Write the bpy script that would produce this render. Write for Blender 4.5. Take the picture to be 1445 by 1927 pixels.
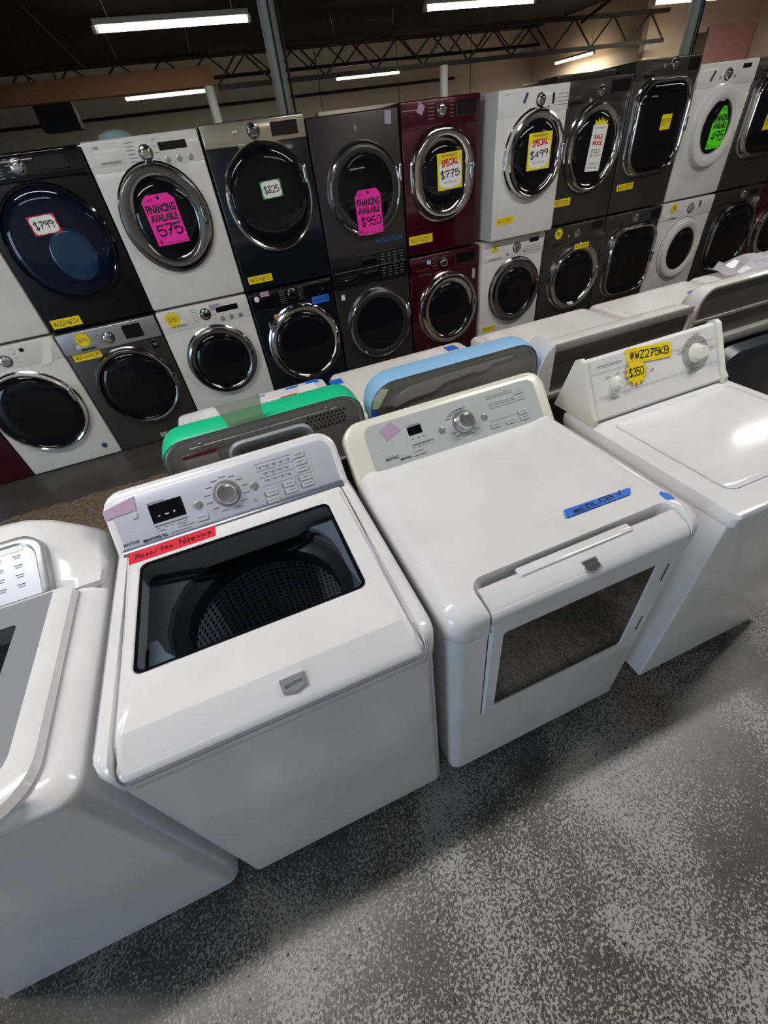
import bpy, bmesh, math, random
from mathutils import Vector, Matrix
random.seed(7)
PI = math.pi
scene = bpy.context.scene
for o in list(bpy.data.objects):
    bpy.data.objects.remove(o)
COL = scene.collection

# ------------------------------------------------------------------ camera
def cam_matrix(a, b, c, loc):
    return Matrix.Translation(loc) @ Matrix.Rotation(c, 4, 'Z') @ Matrix.Rotation(a, 4, 'X') @ Matrix.Rotation(b, 4, 'Z')
cd = bpy.data.cameras.new('camera')
cam = bpy.data.objects.new('camera', cd)
COL.objects.link(cam)
cam.matrix_world = cam_matrix(0.85259, -0.14521, -0.28681, (0.48411, -0.45682, 1.75277))
cd.sensor_fit = 'HORIZONTAL'
cd.sensor_width = 36.0
cd.lens = 790.53248 / 1445.0 * 36.0
cd.clip_start = 0.02
cd.clip_end = 100
scene.camera = cam

# ------------------------------------------------------------------ world, assumed daylight, exposure
scene.view_settings.view_transform = 'Standard'
scene.view_settings.look = 'None'
scene.view_settings.gamma = 1
scene.view_settings.use_curve_mapping = False
scene.view_settings.exposure = 0.0
w = bpy.data.worlds.new('world')
scene.world = w
w.use_nodes = True
w.node_tree.nodes['Background'].inputs[0].default_value = (0.75, 0.85, 1.0, 1)
w.node_tree.nodes['Background'].inputs[1].default_value = 0.02

LAMP_NEAR = 66.0      # watts of each unseen strip light near the camera
LAMP_FAR = 80.0       # watts of each far strip light
ASSUMED_DAY_W = 250.0        # watts of assumed daylight through an unseen, assumed roll-up door behind the camera
def area(name, loc, rot, sx, sy, power, color):
    d = bpy.data.lights.new(name, 'AREA')
    d.shape = 'RECTANGLE'; d.size = sx; d.size_y = sy; d.energy = power; d.color = color
    o = bpy.data.objects.new(name, d); COL.objects.link(o)
    o.location = loc; o.rotation_euler = rot
    return o
# assumed daylight, added at an assumed and unseen roll-up door in the left wall, behind the photographer
area('assumed_daylight', (-7.9, -4.4, 1.55), (0, math.radians(-90), 0), 3.0, 3.4, ASSUMED_DAY_W, (0.50, 0.75, 1.0))

# ------------------------------------------------------------------ materials
MATS = {}
def mat(name, col, rough=0.4, metal=0.0, coat=0.0, spec=0.5, emit=None, es=0.0, trans=0.0, alpha=1.0):
    if name in MATS: return MATS[name]
    m = bpy.data.materials.new(name); m.use_nodes = True
    b = m.node_tree.nodes['Principled BSDF']
    b.inputs['Base Color'].default_value = (*col, 1)
    b.inputs['Roughness'].default_value = rough
    b.inputs['Metallic'].default_value = metal
    b.inputs['Coat Weight'].default_value = coat
    b.inputs['Coat Roughness'].default_value = 0.05
    b.inputs['Specular IOR Level'].default_value = spec
    b.inputs['Transmission Weight'].default_value = trans
    b.inputs['Alpha'].default_value = alpha
    if emit:
        b.inputs['Emission Color'].default_value = (*emit, 1)
        b.inputs['Emission Strength'].default_value = es
    MATS[name] = m
    return m
def S(r, g, b):   # sRGB 0-255 -> linear
    return tuple(((c/255)/12.92 if c/255 <= 0.04045 else (((c/255)+0.055)/1.055)**2.4) for c in (r, g, b))
def nodes(m): return m.node_tree.nodes, m.node_tree.links

def enamel(name, col, rough=0.12, bump=0.012):
    m = mat(name, col, rough, coat=0.2)
    n, l = nodes(m); b = n['Principled BSDF']
    tc = n.new('ShaderNodeTexCoord')
    no = n.new('ShaderNodeTexNoise'); no.inputs['Scale'].default_value = 260; no.inputs['Detail'].default_value = 1
    bp = n.new('ShaderNodeBump'); bp.inputs['Strength'].default_value = bump*4; bp.inputs['Distance'].default_value = 0.0012
    l.new(tc.outputs['Object'], no.inputs['Vector']); l.new(no.outputs['Fac'], bp.inputs['Height']); l.new(bp.outputs['Normal'], b.inputs['Normal'])
    # faint grime: slight, blotchy variation of the enamel
    n2 = n.new('ShaderNodeTexNoise'); n2.inputs['Scale'].default_value = 4.0; n2.inputs['Detail'].default_value = 5
    cr = n.new('ShaderNodeValToRGB')
    cr.color_ramp.elements[0].position = 0.25; cr.color_ramp.elements[0].color = (*[c*0.9 for c in col], 1)
    cr.color_ramp.elements[1].position = 0.6; cr.color_ramp.elements[1].color = (*col, 1)
    l.new(tc.outputs['Object'], n2.inputs['Vector']); l.new(n2.outputs['Fac'], cr.inputs['Fac']); l.new(cr.outputs['Color'], b.inputs['Base Color'])
    return m

M = dict(
 warm=enamel('warm_white_enamel', S(236, 230, 226)),
 white=enamel('white_enamel', S(232, 232, 236)),
 cool=enamel('cool_white_enamel', S(226, 230, 236)),
 cream=enamel('cream_plastic', S(232, 229, 216), 0.3),
 stackwhite=enamel('stack_white_enamel', S(226, 224, 218)),
 graphite=mat('graphite_steel', S(92, 90, 88), 0.28, 0.75),
 darksteel=mat('black_stainless', S(38, 37, 40), 0.25, 0.6),
 titanium=mat('titanium_steel', S(62, 60, 61), 0.3, 0.5),
 navy=mat('navy_paint', S(20, 24, 38), 0.25, 0.2, coat=0.4),
 maroon=mat('maroon_paint', S(70, 8, 28), 0.22, 0.35, coat=0.6),
 chrome=mat('chrome', (0.78, 0.78, 0.8), 0.08, 1.0),
 chromed=mat('dark_chrome', (0.28, 0.28, 0.29), 0.12, 1.0),
 silver=mat('silver_plastic', S(176, 178, 182), 0.3, 0.6),
 panelblue=mat('console_silver_blue', S(196, 203, 216), 0.38, 0.25),
 panelgrey=mat('console_silver_grey', S(196, 202, 202), 0.38, 0.2),
 bluestrip=mat('console_strip', S(150, 158, 176), 0.25, 0.7),
 blackgloss=mat('gloss_black', (0.006, 0.006, 0.008), 0.06, coat=0.5),
 doorglass=mat('door_glass_black', (0.006, 0.006, 0.008), 0.04, spec=0.28),
 doorglassblue=mat('door_glass_blue', (0.004, 0.007, 0.02), 0.04, spec=0.3),
 doorinner=mat('door_glass_tinted_blue', (0.01, 0.035, 0.085), 0.1, spec=0.5),
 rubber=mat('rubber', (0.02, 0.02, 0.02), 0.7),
 ink=mat('ink_black', (0.012, 0.012, 0.015), 0.6),
 inkred=mat('ink_red', S(205, 20, 40), 0.6),
 inkgrey=mat('print_grey', S(92, 98, 110), 0.6),
 inkblue=mat('print_blue', S(50, 56, 96), 0.6),
 tapeyel=mat('tape_yellow', S(246, 214, 20), 0.5),
 tapeblue=mat('tape_blue', S(34, 108, 214), 0.55),
 tapepale=mat('tape_pale_blue', S(142, 190, 232), 0.5),
 tapeteal=mat('tape_teal', S(28, 196, 142), 0.35, coat=0.3),
 tapeolive=mat('tape_masking', S(136, 150, 116), 0.5, alpha=0.8),
 tapepurple=mat('tape_purple', S(178, 150, 178), 0.6),
 tapered=mat('tape_red', S(222, 34, 58), 0.4),
 pink=mat('tag_pink', S(255, 40, 172), 0.55, emit=None),
 lime=mat('tag_lime', S(96, 245, 30), 0.55),
 steelsheet=mat('steel_sheet', S(150,150,150), 0.4, 0.4),
 paper=mat('paper_white', S(238, 236, 232), 0.6),
 green=mat('sign_green', S(30, 140, 60), 0.6),
 signred=mat('sign_red', S(200, 40, 60), 0.6),
 signyel=mat('sign_yellow', S(240, 214, 30), 0.55),
 galv=mat('galvanised_steel', S(158, 157, 152), 0.4, 0.35),
 galvdark=mat('dark_back_panel', S(84, 83, 80), 0.45, 0.2),
 tub=mat('tub_plastic', S(150, 162, 176), 0.4),
 darktub=mat('tub_dark_plastic', S(36, 40, 48), 0.35),
 warnpaper=mat('label_grey', S(160, 158, 156), 0.6),
 postpaint=mat('post_paint', S(178, 186, 180), 0.6),
 wood=mat('beam_wood', S(120, 84, 54), 0.75),
 steelpaint=mat('truss_paint', S(34, 28, 27), 0.7),
 heater=mat('heater_metal', S(50, 50, 54), 0.6, 0.3),
 lampwhite=mat('lamp_housing', S(220, 214, 200), 0.5),
 tube=mat('tube_glow', (1, 1, 1), 0.5, emit=(1.0, 0.93, 0.78), es=9.0),
 tubefar=mat('tube_glow_far', (1, 1, 1), 0.5, emit=(1.0, 0.90, 0.68), es=14.0),
 oldpanel=mat('old_console_white', S(224, 224, 222), 0.35),
 badgemetal=mat('brushed_badge_metal', S(186, 190, 198), 0.25, 0.45),
 mirrorpanel=mat('mirror_console', S(206, 194, 178), 0.16, 0.7),
 badgeface=mat('dark_badge_face', S(96, 90, 88), 0.3, 0.3),
 knobmetal=mat('knob_metal', S(190, 190, 192), 0.14, 0.75),
 pinkwall=mat('pink_sheet', S(214, 160, 156), 0.7),
 film=mat('plastic_film', S(200, 196, 206), 0.2, alpha=0.75),
 cloth=mat('pale_blue_cloth', S(140, 170, 176), 0.9),
 orange=mat('sticker_orange', S(220, 150, 60), 0.5),
)
# real tinted glass for the washer lids
def tinted(name, tint, ior=1.45):
    m = bpy.data.materials.new(name); m.use_nodes = True; n, l = nodes(m)
    for x in list(n): n.remove(x)
    o = n.new('ShaderNodeOutputMaterial'); t = n.new('ShaderNodeBsdfTransparent'); g = n.new('ShaderNodeBsdfGlossy')
    lw_ = n.new('ShaderNodeLayerWeight'); pw_ = n.new('ShaderNodeMath'); pw_.operation = 'POWER'; pw_.inputs[1].default_value = 4
    f = n.new('ShaderNodeMath'); f.operation = 'MULTIPLY_ADD'; f.inputs[1].default_value = 0.8; f.inputs[2].default_value = 0.035
    l.new(lw_.outputs['Facing'], pw_.inputs[0]); l.new(pw_.outputs[0], f.inputs[0]); mx = n.new('ShaderNodeMixShader')
    t.inputs[0].default_value = (*tint, 1); g.inputs['Roughness'].default_value = 0.03
    l.new(f.outputs[0], mx.inputs[0]); l.new(t.outputs[0], mx.inputs[1]); l.new(g.outputs[0], mx.inputs[2]); l.new(mx.outputs[0], o.inputs[0])
    return m
M['lidglass'] = tinted('lid_glass_tinted', (0.80, 0.83, 0.86))
M['dryerglass'] = mat('dryer_window_glass', (0.008, 0.008, 0.009), 0.05, spec=0.32)

def drum_mat():
    m = mat('drum_steel', S(84, 88, 96), 0.4, 0.35); n, l = nodes(m); b = n['Principled BSDF']
    uv = n.new('ShaderNodeUVMap'); sc = n.new('ShaderNodeVectorMath'); sc.operation = 'MULTIPLY'; sc.inputs[1].default_value = (76, 19, 1)
    fr = n.new('ShaderNodeVectorMath'); fr.operation = 'FRACTION'
    sb = n.new('ShaderNodeVectorMath'); sb.operation = 'SUBTRACT'; sb.inputs[1].default_value = (0.5, 0.5, 0)
    ln = n.new('ShaderNodeVectorMath'); ln.operation = 'LENGTH'
    lt = n.new('ShaderNodeMath'); lt.operation = 'LESS_THAN'; lt.inputs[1].default_value = 0.30
    mx = n.new('ShaderNodeMixRGB'); mx.inputs[1].default_value = (*S(190, 200, 214), 1); mx.inputs[2].default_value = (0.004, 0.004, 0.005, 1)
    l.new(uv.outputs[0], sc.inputs[0]); l.new(sc.outputs[0], fr.inputs[0]); l.new(fr.outputs[0], sb.inputs[0]); l.new(sb.outputs[0], ln.inputs[0])
    l.new(ln.outputs['Value'], lt.inputs[0]); l.new(lt.outputs[0], mx.inputs[0]); l.new(mx.outputs[0], b.inputs['Base Color'])
    return m
M['drum'] = drum_mat()

def concrete():
    m = mat('concrete_floor', (0.1, 0.1, 0.1), 0.5); n, l = nodes(m); b = n['Principled BSDF']
    tc = n.new('ShaderNodeTexCoord')
    def noise(scale, det=3, rough=0.6, dist=0.0):
        x = n.new('ShaderNodeTexNoise'); x.inputs['Scale'].default_value = scale; x.inputs['Detail'].default_value = det
        x.inputs['Roughness'].default_value = rough; x.inputs['Distortion'].default_value = dist
        l.new(tc.outputs['Object'], x.inputs['Vector']); return x
    def ramp(src, a, bb, ca=(0, 0, 0), cb=(1, 1, 1)):
        r = n.new('ShaderNodeValToRGB'); r.color_ramp.elements[0].position = a; r.color_ramp.elements[1].position = bb
        r.color_ramp.elements[0].color = (*ca, 1); r.color_ramp.elements[1].color = (*cb, 1); l.new(src, r.inputs['Fac']); return r
    def mathn(op, a, bb):
        x = n.new('ShaderNodeMath'); x.operation = op
        for i, v in enumerate((a, bb)):
            if isinstance(v, (int, float)): x.inputs[i].default_value = v
            else: l.new(v, x.inputs[i])
        return x
    base = ramp(noise(2.2, 4).outputs['Fac'], 0.3, 0.7, S(72, 71, 70), S(90, 87, 83))
    big = noise(2.3, 5, 0.62, 0.3)
    fleck = noise(130, 2.0, 0.55, 0.6)
    # worn paint: fine pale flecks, denser where the large noise is high
    s1 = mathn('MULTIPLY', big.outputs['Fac'], 0.75)
    s2 = mathn('ADD', fleck.outputs['Fac'], s1.outputs[0])
    fl = ramp(s2.outputs[0], 0.885, 0.95)
    # dark pits
    pit = noise(70, 2, 0.5, 0.2); pr = ramp(pit.outputs['Fac'], 0.30, 0.36, (1, 1, 1), (0, 0, 0))
    stain = ramp(noise(3.1, 3).outputs['Fac'], 0.52, 0.75)
    m1 = n.new('ShaderNodeMixRGB'); m1.inputs[2].default_value = (*S(168, 166, 160), 1)
    l.new(fl.outputs[0], m1.inputs[0]); l.new(base.outputs[0], m1.inputs[1])
    m2 = n.new('ShaderNodeMixRGB'); m2.inputs[2].default_value = (*S(46, 42, 42), 1)
    l.new(pr.outputs[0], m2.inputs[0]); l.new(m1.outputs[0], m2.inputs[1])
    m2.inputs[0].default_value = 0.6
    m3 = n.new('ShaderNodeMixRGB'); m3.blend_type = 'MULTIPLY'; m3.inputs[2].default_value = (1.0, 0.93, 0.84, 1)
    l.new(stain.outputs[0], m3.inputs[0]); l.new(m2.outputs[0], m3.inputs[1])
    st_d = n.new('ShaderNodeVectorMath'); st_d.operation = 'DISTANCE'; st_d.inputs[1].default_value = (1.53, -.06, 0); l.new(tc.outputs['Object'], st_d.inputs[0])
    st_w = mathn('ADD', st_d.outputs['Value'], mathn('MULTIPLY', noise(8, 3).outputs['Fac'], .10).outputs[0])
    st_r = ramp(st_w.outputs[0], .10, .20, (1, 1, 1), (0, 0, 0))
    m25 = n.new('ShaderNodeMixRGB'); m25.blend_type = 'MULTIPLY'; m25.inputs[2].default_value = (1.0, 0.74, 0.58, 1)
    l.new(st_r.outputs[0], m25.inputs[0]); l.new(m3.outputs[0], m25.inputs[1]); m3 = m25
    # beyond y = 2.72 the floor is painted dark; just in front of it bare brown concrete
    sep = n.new('ShaderNodeSeparateXYZ'); l.new(tc.outputs['Object'], sep.inputs[0])
    wob = mathn('MULTIPLY', noise(9, 4).outputs['Fac'], 0.12)
    yy = mathn('ADD', sep.outputs['Y'], wob.outputs[0])
    far = mathn('GREATER_THAN', yy.outputs[0], 2.80)
    mid = mathn('GREATER_THAN', yy.outputs[0], 0.9)
    bare = ramp(noise(30, 4).outputs['Fac'], 0.35, 0.65, S(92, 78, 64), S(142, 126, 106))
    paint = ramp(noise(5, 3).outputs['Fac'], 0.3, 0.7, S(62, 60, 58), S(76, 72, 70))
    m4 = n.new('ShaderNodeMixRGB'); l.new(mid.outputs[0], m4.inputs[0]); l.new(m3.outputs[0], m4.inputs[1]); l.new(bare.outputs[0], m4.inputs[2])
    m5 = n.new('ShaderNodeMixRGB'); l.new(far.outputs[0], m5.inputs[0]); l.new(m4.outputs[0], m5.inputs[1]); l.new(paint.outputs[0], m5.inputs[2])
    l.new(m5.outputs[0], b.inputs['Base Color'])
    bp = n.new('ShaderNodeBump'); bp.inputs['Strength'].default_value = 0.25; bp.inputs['Distance'].default_value = 0.004
    l.new(fl.outputs[0], bp.inputs['Height']); l.new(bp.outputs[0], b.inputs['Normal'])
    rr_ = ramp(fl.outputs[0], 0, 1, (0.35,)*3, (0.62,)*3); l.new(rr_.outputs[0], b.inputs['Roughness'])
    return m
M['floor'] = concrete()

def wallmat(name, c1, c2, scale=1.5, rough=0.85):
    m = mat(name, c1, rough); n, l = nodes(m); b = n['Principled BSDF']
    tc = n.new('ShaderNodeTexCoord'); no = n.new('ShaderNodeTexNoise'); no.inputs['Scale'].default_value = scale; no.inputs['Detail'].default_value = 5
    cr = n.new('ShaderNodeValToRGB'); cr.color_ramp.elements[0].position = 0.35; cr.color_ramp.elements[1].position = 0.65
    cr.color_ramp.elements[0].color = (*c1, 1); cr.color_ramp.elements[1].color = (*c2, 1)
    l.new(tc.outputs['Object'], no.inputs['Vector']); l.new(no.outputs['Fac'], cr.inputs['Fac']); l.new(cr.outputs['Color'], b.inputs['Base Color'])
    return m
M['wallb'] = wallmat('wall_paint', S(214, 200, 184), S(222, 208, 192))
M['wallr'] = wallmat('wall_paint_peach', S(226, 200, 172), S(232, 206, 180))
M['ceil'] = wallmat('ceiling_boards', S(34, 27, 24), S(46, 37, 32), 3)

# ------------------------------------------------------------------ geometry helpers
def rr(x0, x1, y0, y1, r, k=5):
    if isinstance(r, (int, float)): r = (r,)*4
    r = [min(a, (x1-x0)/2-1e-5, (y1-y0)/2-1e-5) for a in r]
    out = []
    cs = [(x0+r[0], y0+r[0], PI, r[0]), (x1-r[1], y0+r[1], 1.5*PI, r[1]), (x1-r[2], y1-r[2], 0, r[2]), (x0+r[3], y1-r[3], 0.5*PI, r[3])]
    for cx, cy, a0, rad in cs:
        for i in range(k+1):
            a = a0+i/k*PI/2
            out.append((cx+rad*math.cos(a), cy+rad*math.sin(a)))
    return out
def XYZ(x, y, z): return (x, y, z)
def FRONT(x, z, out): return (x, -out, z)       # loops drawn in x,z; third value comes towards the viewer
def BACK(x, z, out): return (x, out, z)
class MB:
    def __init__(s): s.bm = bmesh.new()
    def loft(s, loops, f=XYZ, cap0=True, cap1=True, closed=True, uv=False):
        bm = s.bm; rows = []
        for pts, h in loops:
            rows.append([bm.verts.new(f(p[0], p[1], h if not callable(h) else h(p[0], p[1]))) for p in pts])
        n = len(rows[0]); L = bm.loops.layers.uv.verify() if uv else None
        for a, b in zip(rows, rows[1:]):
            for i in range(n if closed else n-1):
                j = (i+1) % n
                try:
                    fc = bm.faces.new((a[i], a[j], b[j], b[i]))
                    if uv:
                        ra, rb = rows.index(a), rows.index(b); q = len(rows)-1
                        for lp, c in zip(fc.loops, ((i/n, ra/q), ((i+1)/n, ra/q), ((i+1)/n, rb/q), (i/n, rb/q))): lp[L].uv = c
                except ValueError: pass
        if cap0: bm.faces.new(rows[0])
        if cap1: bm.faces.new(rows[-1])
        return s
    def box(s, x0, x1, y0, y1, z0, z1, bev=0.0, seg=2, mtx=None):
        t = bmesh.new()
        bmesh.ops.create_cube(t, size=1)
        for v in t.verts: v.co = Vector(((x0+x1)/2+v.co.x*(x1-x0), (y0+y1)/2+v.co.y*(y1-y0), (z0+z1)/2+v.co.z*(z1-z0)))
        if bev > 0: bmesh.ops.bevel(t, geom=list(t.edges), offset=bev, segments=seg, affect='EDGES', profile=0.5)
        if mtx: bmesh.ops.transform(t, matrix=mtx, verts=t.verts)
        me = bpy.data.meshes.new('t'); t.to_mesh(me); t.free(); s.bm.from_mesh(me); bpy.data.meshes.remove(me)
        return s
    def prism(s, prof, x0, x1, f=lambda a, b, x: (x, a, b)):
        A = [s.bm.verts.new(f(a, b, x0)) for a, b in prof]; B = [s.bm.verts.new(f(a, b, x1)) for a, b in prof]
        n = len(prof)
        for i in range(n): s.bm.faces.new((A[i], A[(i+1) % n], B[(i+1) % n], B[i]))
        s.bm.faces.new(A); s.bm.faces.new(B[::-1]); return s
    def lathe(s, prof, cx, cy, n=32, f=XYZ):
        rows = []
        for r, h in prof:
            rows.append([s.bm.verts.new(f(cx+r*math.cos(2*PI*i/n), cy+r*math.sin(2*PI*i/n), h)) for i in range(n)])
        for a, b in zip(rows, rows[1:]):
            for i in range(n): s.bm.faces.new((a[i], a[(i+1) % n], b[(i+1) % n], b[i]))
        if prof[0][0] > 1e-6: s.bm.faces.new(rows[0])
        if prof[-1][0] > 1e-6: s.bm.faces.new(rows[-1])
        return s
    def tube(s, pts, r, n=8):
        pts = [Vector(p) for p in pts]; rows = []
        for i, p in enumerate(pts):
            d = (pts[min(i+1, len(pts)-1)]-pts[max(i-1, 0)]).normalized()
            u = d.cross(Vector((0, 0, 1)));
            if u.length < 1e-3: u = Vector((1, 0, 0))
            u.normalize(); v = d.cross(u)
            rows.append([s.bm.verts.new(p+u*r*math.cos(2*PI*k/n)+v*r*math.sin(2*PI*k/n)) for k in range(n)])
        for a, b in zip(rows, rows[1:]):
            for i in range(n): s.bm.faces.new((a[i], a[(i+1) % n], b[(i+1) % n], b[i]))
        s.bm.faces.new(rows[0]); s.bm.faces.new(rows[-1]); return s
    def poly(s, pts, t0, t1, f=FRONT):
        A = [s.bm.verts.new(f(a, b, t0)) for a, b in pts]; B = [s.bm.verts.new(f(a, b, t1)) for a, b in pts]
        n = len(pts)
        for i in range(n): s.bm.faces.new((A[i], A[(i+1) % n], B[(i+1) % n], B[i]))
        s.bm.faces.new(A); s.bm.faces.new(B[::-1]); return s
    def flat(s, vs, fs, f=FRONT, h=0.0):
        V = [s.bm.verts.new(f(a, b, h)) for a, b in vs]
        for q in fs:
            try: s.bm.faces.new([V[i] for i in q])
            except ValueError: pass
        return s
    def obj(s, name, material, parent=None, angle=35, recalc=True, smooth=True, warp=None):
        if warp:
            for v in s.bm.verts: v.co = Vector(warp(v.co.x, v.co.y, v.co.z))
        if recalc: bmesh.ops.recalc_face_normals(s.bm, faces=s.bm.faces)
        me = bpy.data.meshes.new(name); s.bm.to_mesh(me); s.bm.free()
        if smooth and len(me.polygons):
            me.polygons.foreach_set('use_smooth', [True]*len(me.polygons))
            me.set_sharp_from_angle(angle=math.radians(angle))
        me.materials.append(M[material] if isinstance(material, str) else material)
        o = bpy.data.objects.new(name, me); COL.objects.link(o)
        if parent: o.parent = parent
        return o
def cut(o, cutter):
    md = o.modifiers.new('b', 'BOOLEAN'); md.object = cutter; md.operation = 'DIFFERENCE'; md.solver = 'EXACT'
    dg = bpy.context.evaluated_depsgraph_get(); dg.update()
    me = bpy.data.meshes.new_from_object(o.evaluated_get(dg)); o.modifiers.clear()
    o.data = me; me.set_sharp_from_angle(angle=math.radians(35))
    bpy.data.objects.remove(cutter)
def thing(name, label, cat, loc=(0, 0, 0), rz=0, group=None):
    o = bpy.data.objects.new(name, None); COL.objects.link(o); o.location = loc; o.rotation_euler = (0, 0, rz)
    o.empty_display_size = 0.1
    o['label'] = label; o['category'] = cat
    if group: o['group'] = group
    return o
def tag(o, label, cat, group=None):
    o['label'] = label; o['category'] = cat
    if group: o['group'] = group
    return o
def struct(o): o['kind'] = 'structure'; return o

# ------------------------------------------------------------------ writing
_tc = {}
def font2d(s, bold=0.0, shear=0.0):
    k = (s, bold, shear)
    if k in _tc: return _tc[k]
    c = bpy.data.curves.new('f', 'FONT'); c.body = s; c.offset = bold; c.shear = shear; c.resolution_u = 2
    o = bpy.data.objects.new('f', c); COL.objects.link(o)
    dg = bpy.context.evaluated_depsgraph_get(); dg.update()
    me = bpy.data.meshes.new_from_object(o.evaluated_get(dg))
    vs = [(v.co.x, v.co.y) for v in me.vertices]; fs = [tuple(p.vertices) for p in me.polygons]
    bpy.data.objects.remove(o); bpy.data.curves.remove(c); bpy.data.meshes.remove(me)
    _tc[k] = (vs, fs); return _tc[k]
G = {  # hand lettering: strokes on a 4 x 6 grid
 'A': '00 26 40|12 32', 'B': '00 06 36 45 43 03|43 41 30 00', 'C': '45 36 16 05 01 10 30 41', 'D': '00 06 26 44 42 20 00', 'E': '40 00 06 46|03 33',
 'F': '00 06 46|03 33', 'G': '45 36 16 05 01 10 30 41 43 23', 'H': '00 06|40 46|03 43', 'I': '20 26', 'J': '36 31 20 10 01', 'K': '00 06|46 03 40',
 'L': '06 00 40', 'M': '00 06 23 46 40', 'N': '00 06 40 46', 'O': '10 01 05 16 36 45 41 30 10', 'P': '00 06 36 45 44 33 03', 'Q': '10 01 05 16 36 45 41 30 10|22 40',
 'R': '00 06 36 45 44 33 03|23 40', 'S': '45 36 16 05 14 32 41 30 10 01', 'T': '20 26|06 46', 'U': '06 01 10 30 41 46', 'V': '06 20 46', 'W': '06 10 24 30 46',
 'X': '00 46|06 40', 'Y': '06 23 46|23 20', 'Z': '06 46 00 40', '0': '10 01 05 16 36 45 41 30 10', '1': '14 26 20', '2': '05 16 36 45 43 00 40', '3': '05 16 36 45 34 23 34 42 41 30 10 01',
 '4': '30 36 02 42', '5': '46 06 03 24 43 41 30 10 01', '6': '36 14 01 10 30 41 43 23 02', '7': '06 46 10|13 33', '8': '23 05 16 36 45 23 01 10 30 41 23', '9': '44 23 04 05 16 36 45 44 30',
 '$': '45 36 16 05 14 32 41 30 10 01|27 2-', '#': '10 16|30 36|02 42|04 44', '/': '00 46', '!': '22 26|20 21', '~': '03 20 47', 'e': '02 42 33 13 02 10 30', 's': '33 13 02 31 20 00', 'o': '10 01 03 13 32 31 10', 'r': '00 03|02 14 34', 't': '26 21 30|04 44', 'n': '00 04|03 14 34 30', 'u': '04 01 10 31 34|34 30', 'v': '04 20 44', ' ': ''}
def hand2d(s, wd=0.55, jit=0.25):
    vs, fs = [], []; x = 0
    for ch in s:
        g = G.get(ch, '')
        for st in g.split('|'):
            P = []
            for p in st.split():
                a = int(p[0]); b = -1 if p[1] == '-' else int(p[1])
                P.append(Vector((x+a+random.uniform(-jit, jit), b+random.uniform(-jit, jit))))
            for i in range(len(P)-1):
                d = P[i+1]-P[i]
                if d.length < 1e-6: continue
                n = Vector((-d.y, d.x)).normalized()*wd/2; e = d.normalized()*wd*0.25
                k = len(vs)
                vs += [tuple(P[i]-e+n), tuple(P[i]-e-n), tuple(P[i+1]+e-n), tuple(P[i+1]+e+n)]; fs.append((k, k+1, k+2, k+3))
        x += 5.4 if ch != ' ' else 3
    return vs, fs
def fit(vf, cx, cy, w, h, rot=0.0):
    vs, fs = vf
    x0 = min(v[0] for v in vs); x1 = max(v[0] for v in vs); y0 = min(v[1] for v in vs); y1 = max(v[1] for v in vs)
    sx = w/(x1-x0); sy = h/(y1-y0) if h else sx
    c, s_ = math.cos(rot), math.sin(rot); out = []
    for a, b in vs:
        u = (a-(x0+x1)/2)*sx; v = (b-(y0+y1)/2)*sy
        out.append((cx+u*c-v*s_, cy+u*s_+v*c))
    return out, fs
def writing(parent, items, material='ink', h=0.0016, f=FRONT, name='lettering'):
    mb = MB()
    for it in items:
        if not it[1]: continue
        kind, s, cx, cy, w, hh = it[:6]; rot = it[6] if len(it) > 6 else 0
        vf = font2d(s, 0.045) if kind == 'b' else font2d(s) if kind == 'p' else hand2d(s, 0.95 if kind == 'H' else 0.6)
        v, fs = fit(vf, cx, cy, w, hh, rot); mb.flat(v, fs, f, h)
    o = mb.obj(name, material, parent, recalc=False, smooth=False)
    return o
def star(n, R, r, cx=0, cy=0, ax=1.0):
    return [(cx+ax*(R if i % 2 == 0 else r)*math.cos(PI*i/n+0.1), cy+(R if i % 2 == 0 else r)*math.sin(PI*i/n+0.1)) for i in range(2*n)]

def sticker(parent, name, material, cx, cz, w, h, out, tilt=0.0, shape='rect', t=0.0012):
    """a flat sheet stuck on the front of a machine; children are written in its own plane"""
    mb = MB()
    if shape == 'rect': mb.box(-w/2, w/2, -t, 0, -h/2, h/2)
    elif shape == 'star': mb.poly(star(12, w/2, w/2*0.74, ax=1.0), 0, t)
    elif shape == 'tag': mb.poly([(-w/2, -h/2), (w/2, -h/2), (w/2, h/2-h*.12), (w/2-w*.16, h/2), (-w/2+w*.16, h/2), (-w/2, h/2-h*.12)], 0, t)
    elif shape == 'arrow': mb.poly([(-w/2, -h/2), (w/2, -h/2), (w/2, h*.12), (w*.1, h/2), (-w*.1, h/2), (-w/2, h*.12)], 0, t)
    o = mb.obj(name, material, parent, smooth=False)
    o.location = (cx, -out, cz); o.rotation_euler = (0, tilt, 0)
    return o
def s_tape(parent, text, cx, cz, w=0.19, h=0.05, out=0.002, tilt=0.0, m='tapeyel'):
    o = sticker(parent, 'tape_label', m, cx, cz, w, h, out, tilt)
    writing(o, [('h', text, 0, 0, w*.86, h*.6)])
def s_price(parent, text, border, cx, cz, w, h, out, tilt=0.0, inner='paper'):
    o = sticker(parent, 'price_sign', border, cx, cz, w, h, out, tilt)
    MB().poly([(a*w*0.47, b*h*0.47) for a, b in [(math.copysign(abs(math.cos(t))**.35, math.cos(t))*(1 if k % 2 else .93), math.copysign(abs(math.sin(t))**.35, math.sin(t))*(1 if k % 2 else .93)) for k, t in [(k, 2*PI*k/40) for k in range(40)]]], 0.0012, 0.0018).obj('sign_center', inner, o, smooth=False)
    writing(o, [('H', text, 0, 0, w*.74, h*.5)], h=0.0022)
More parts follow.
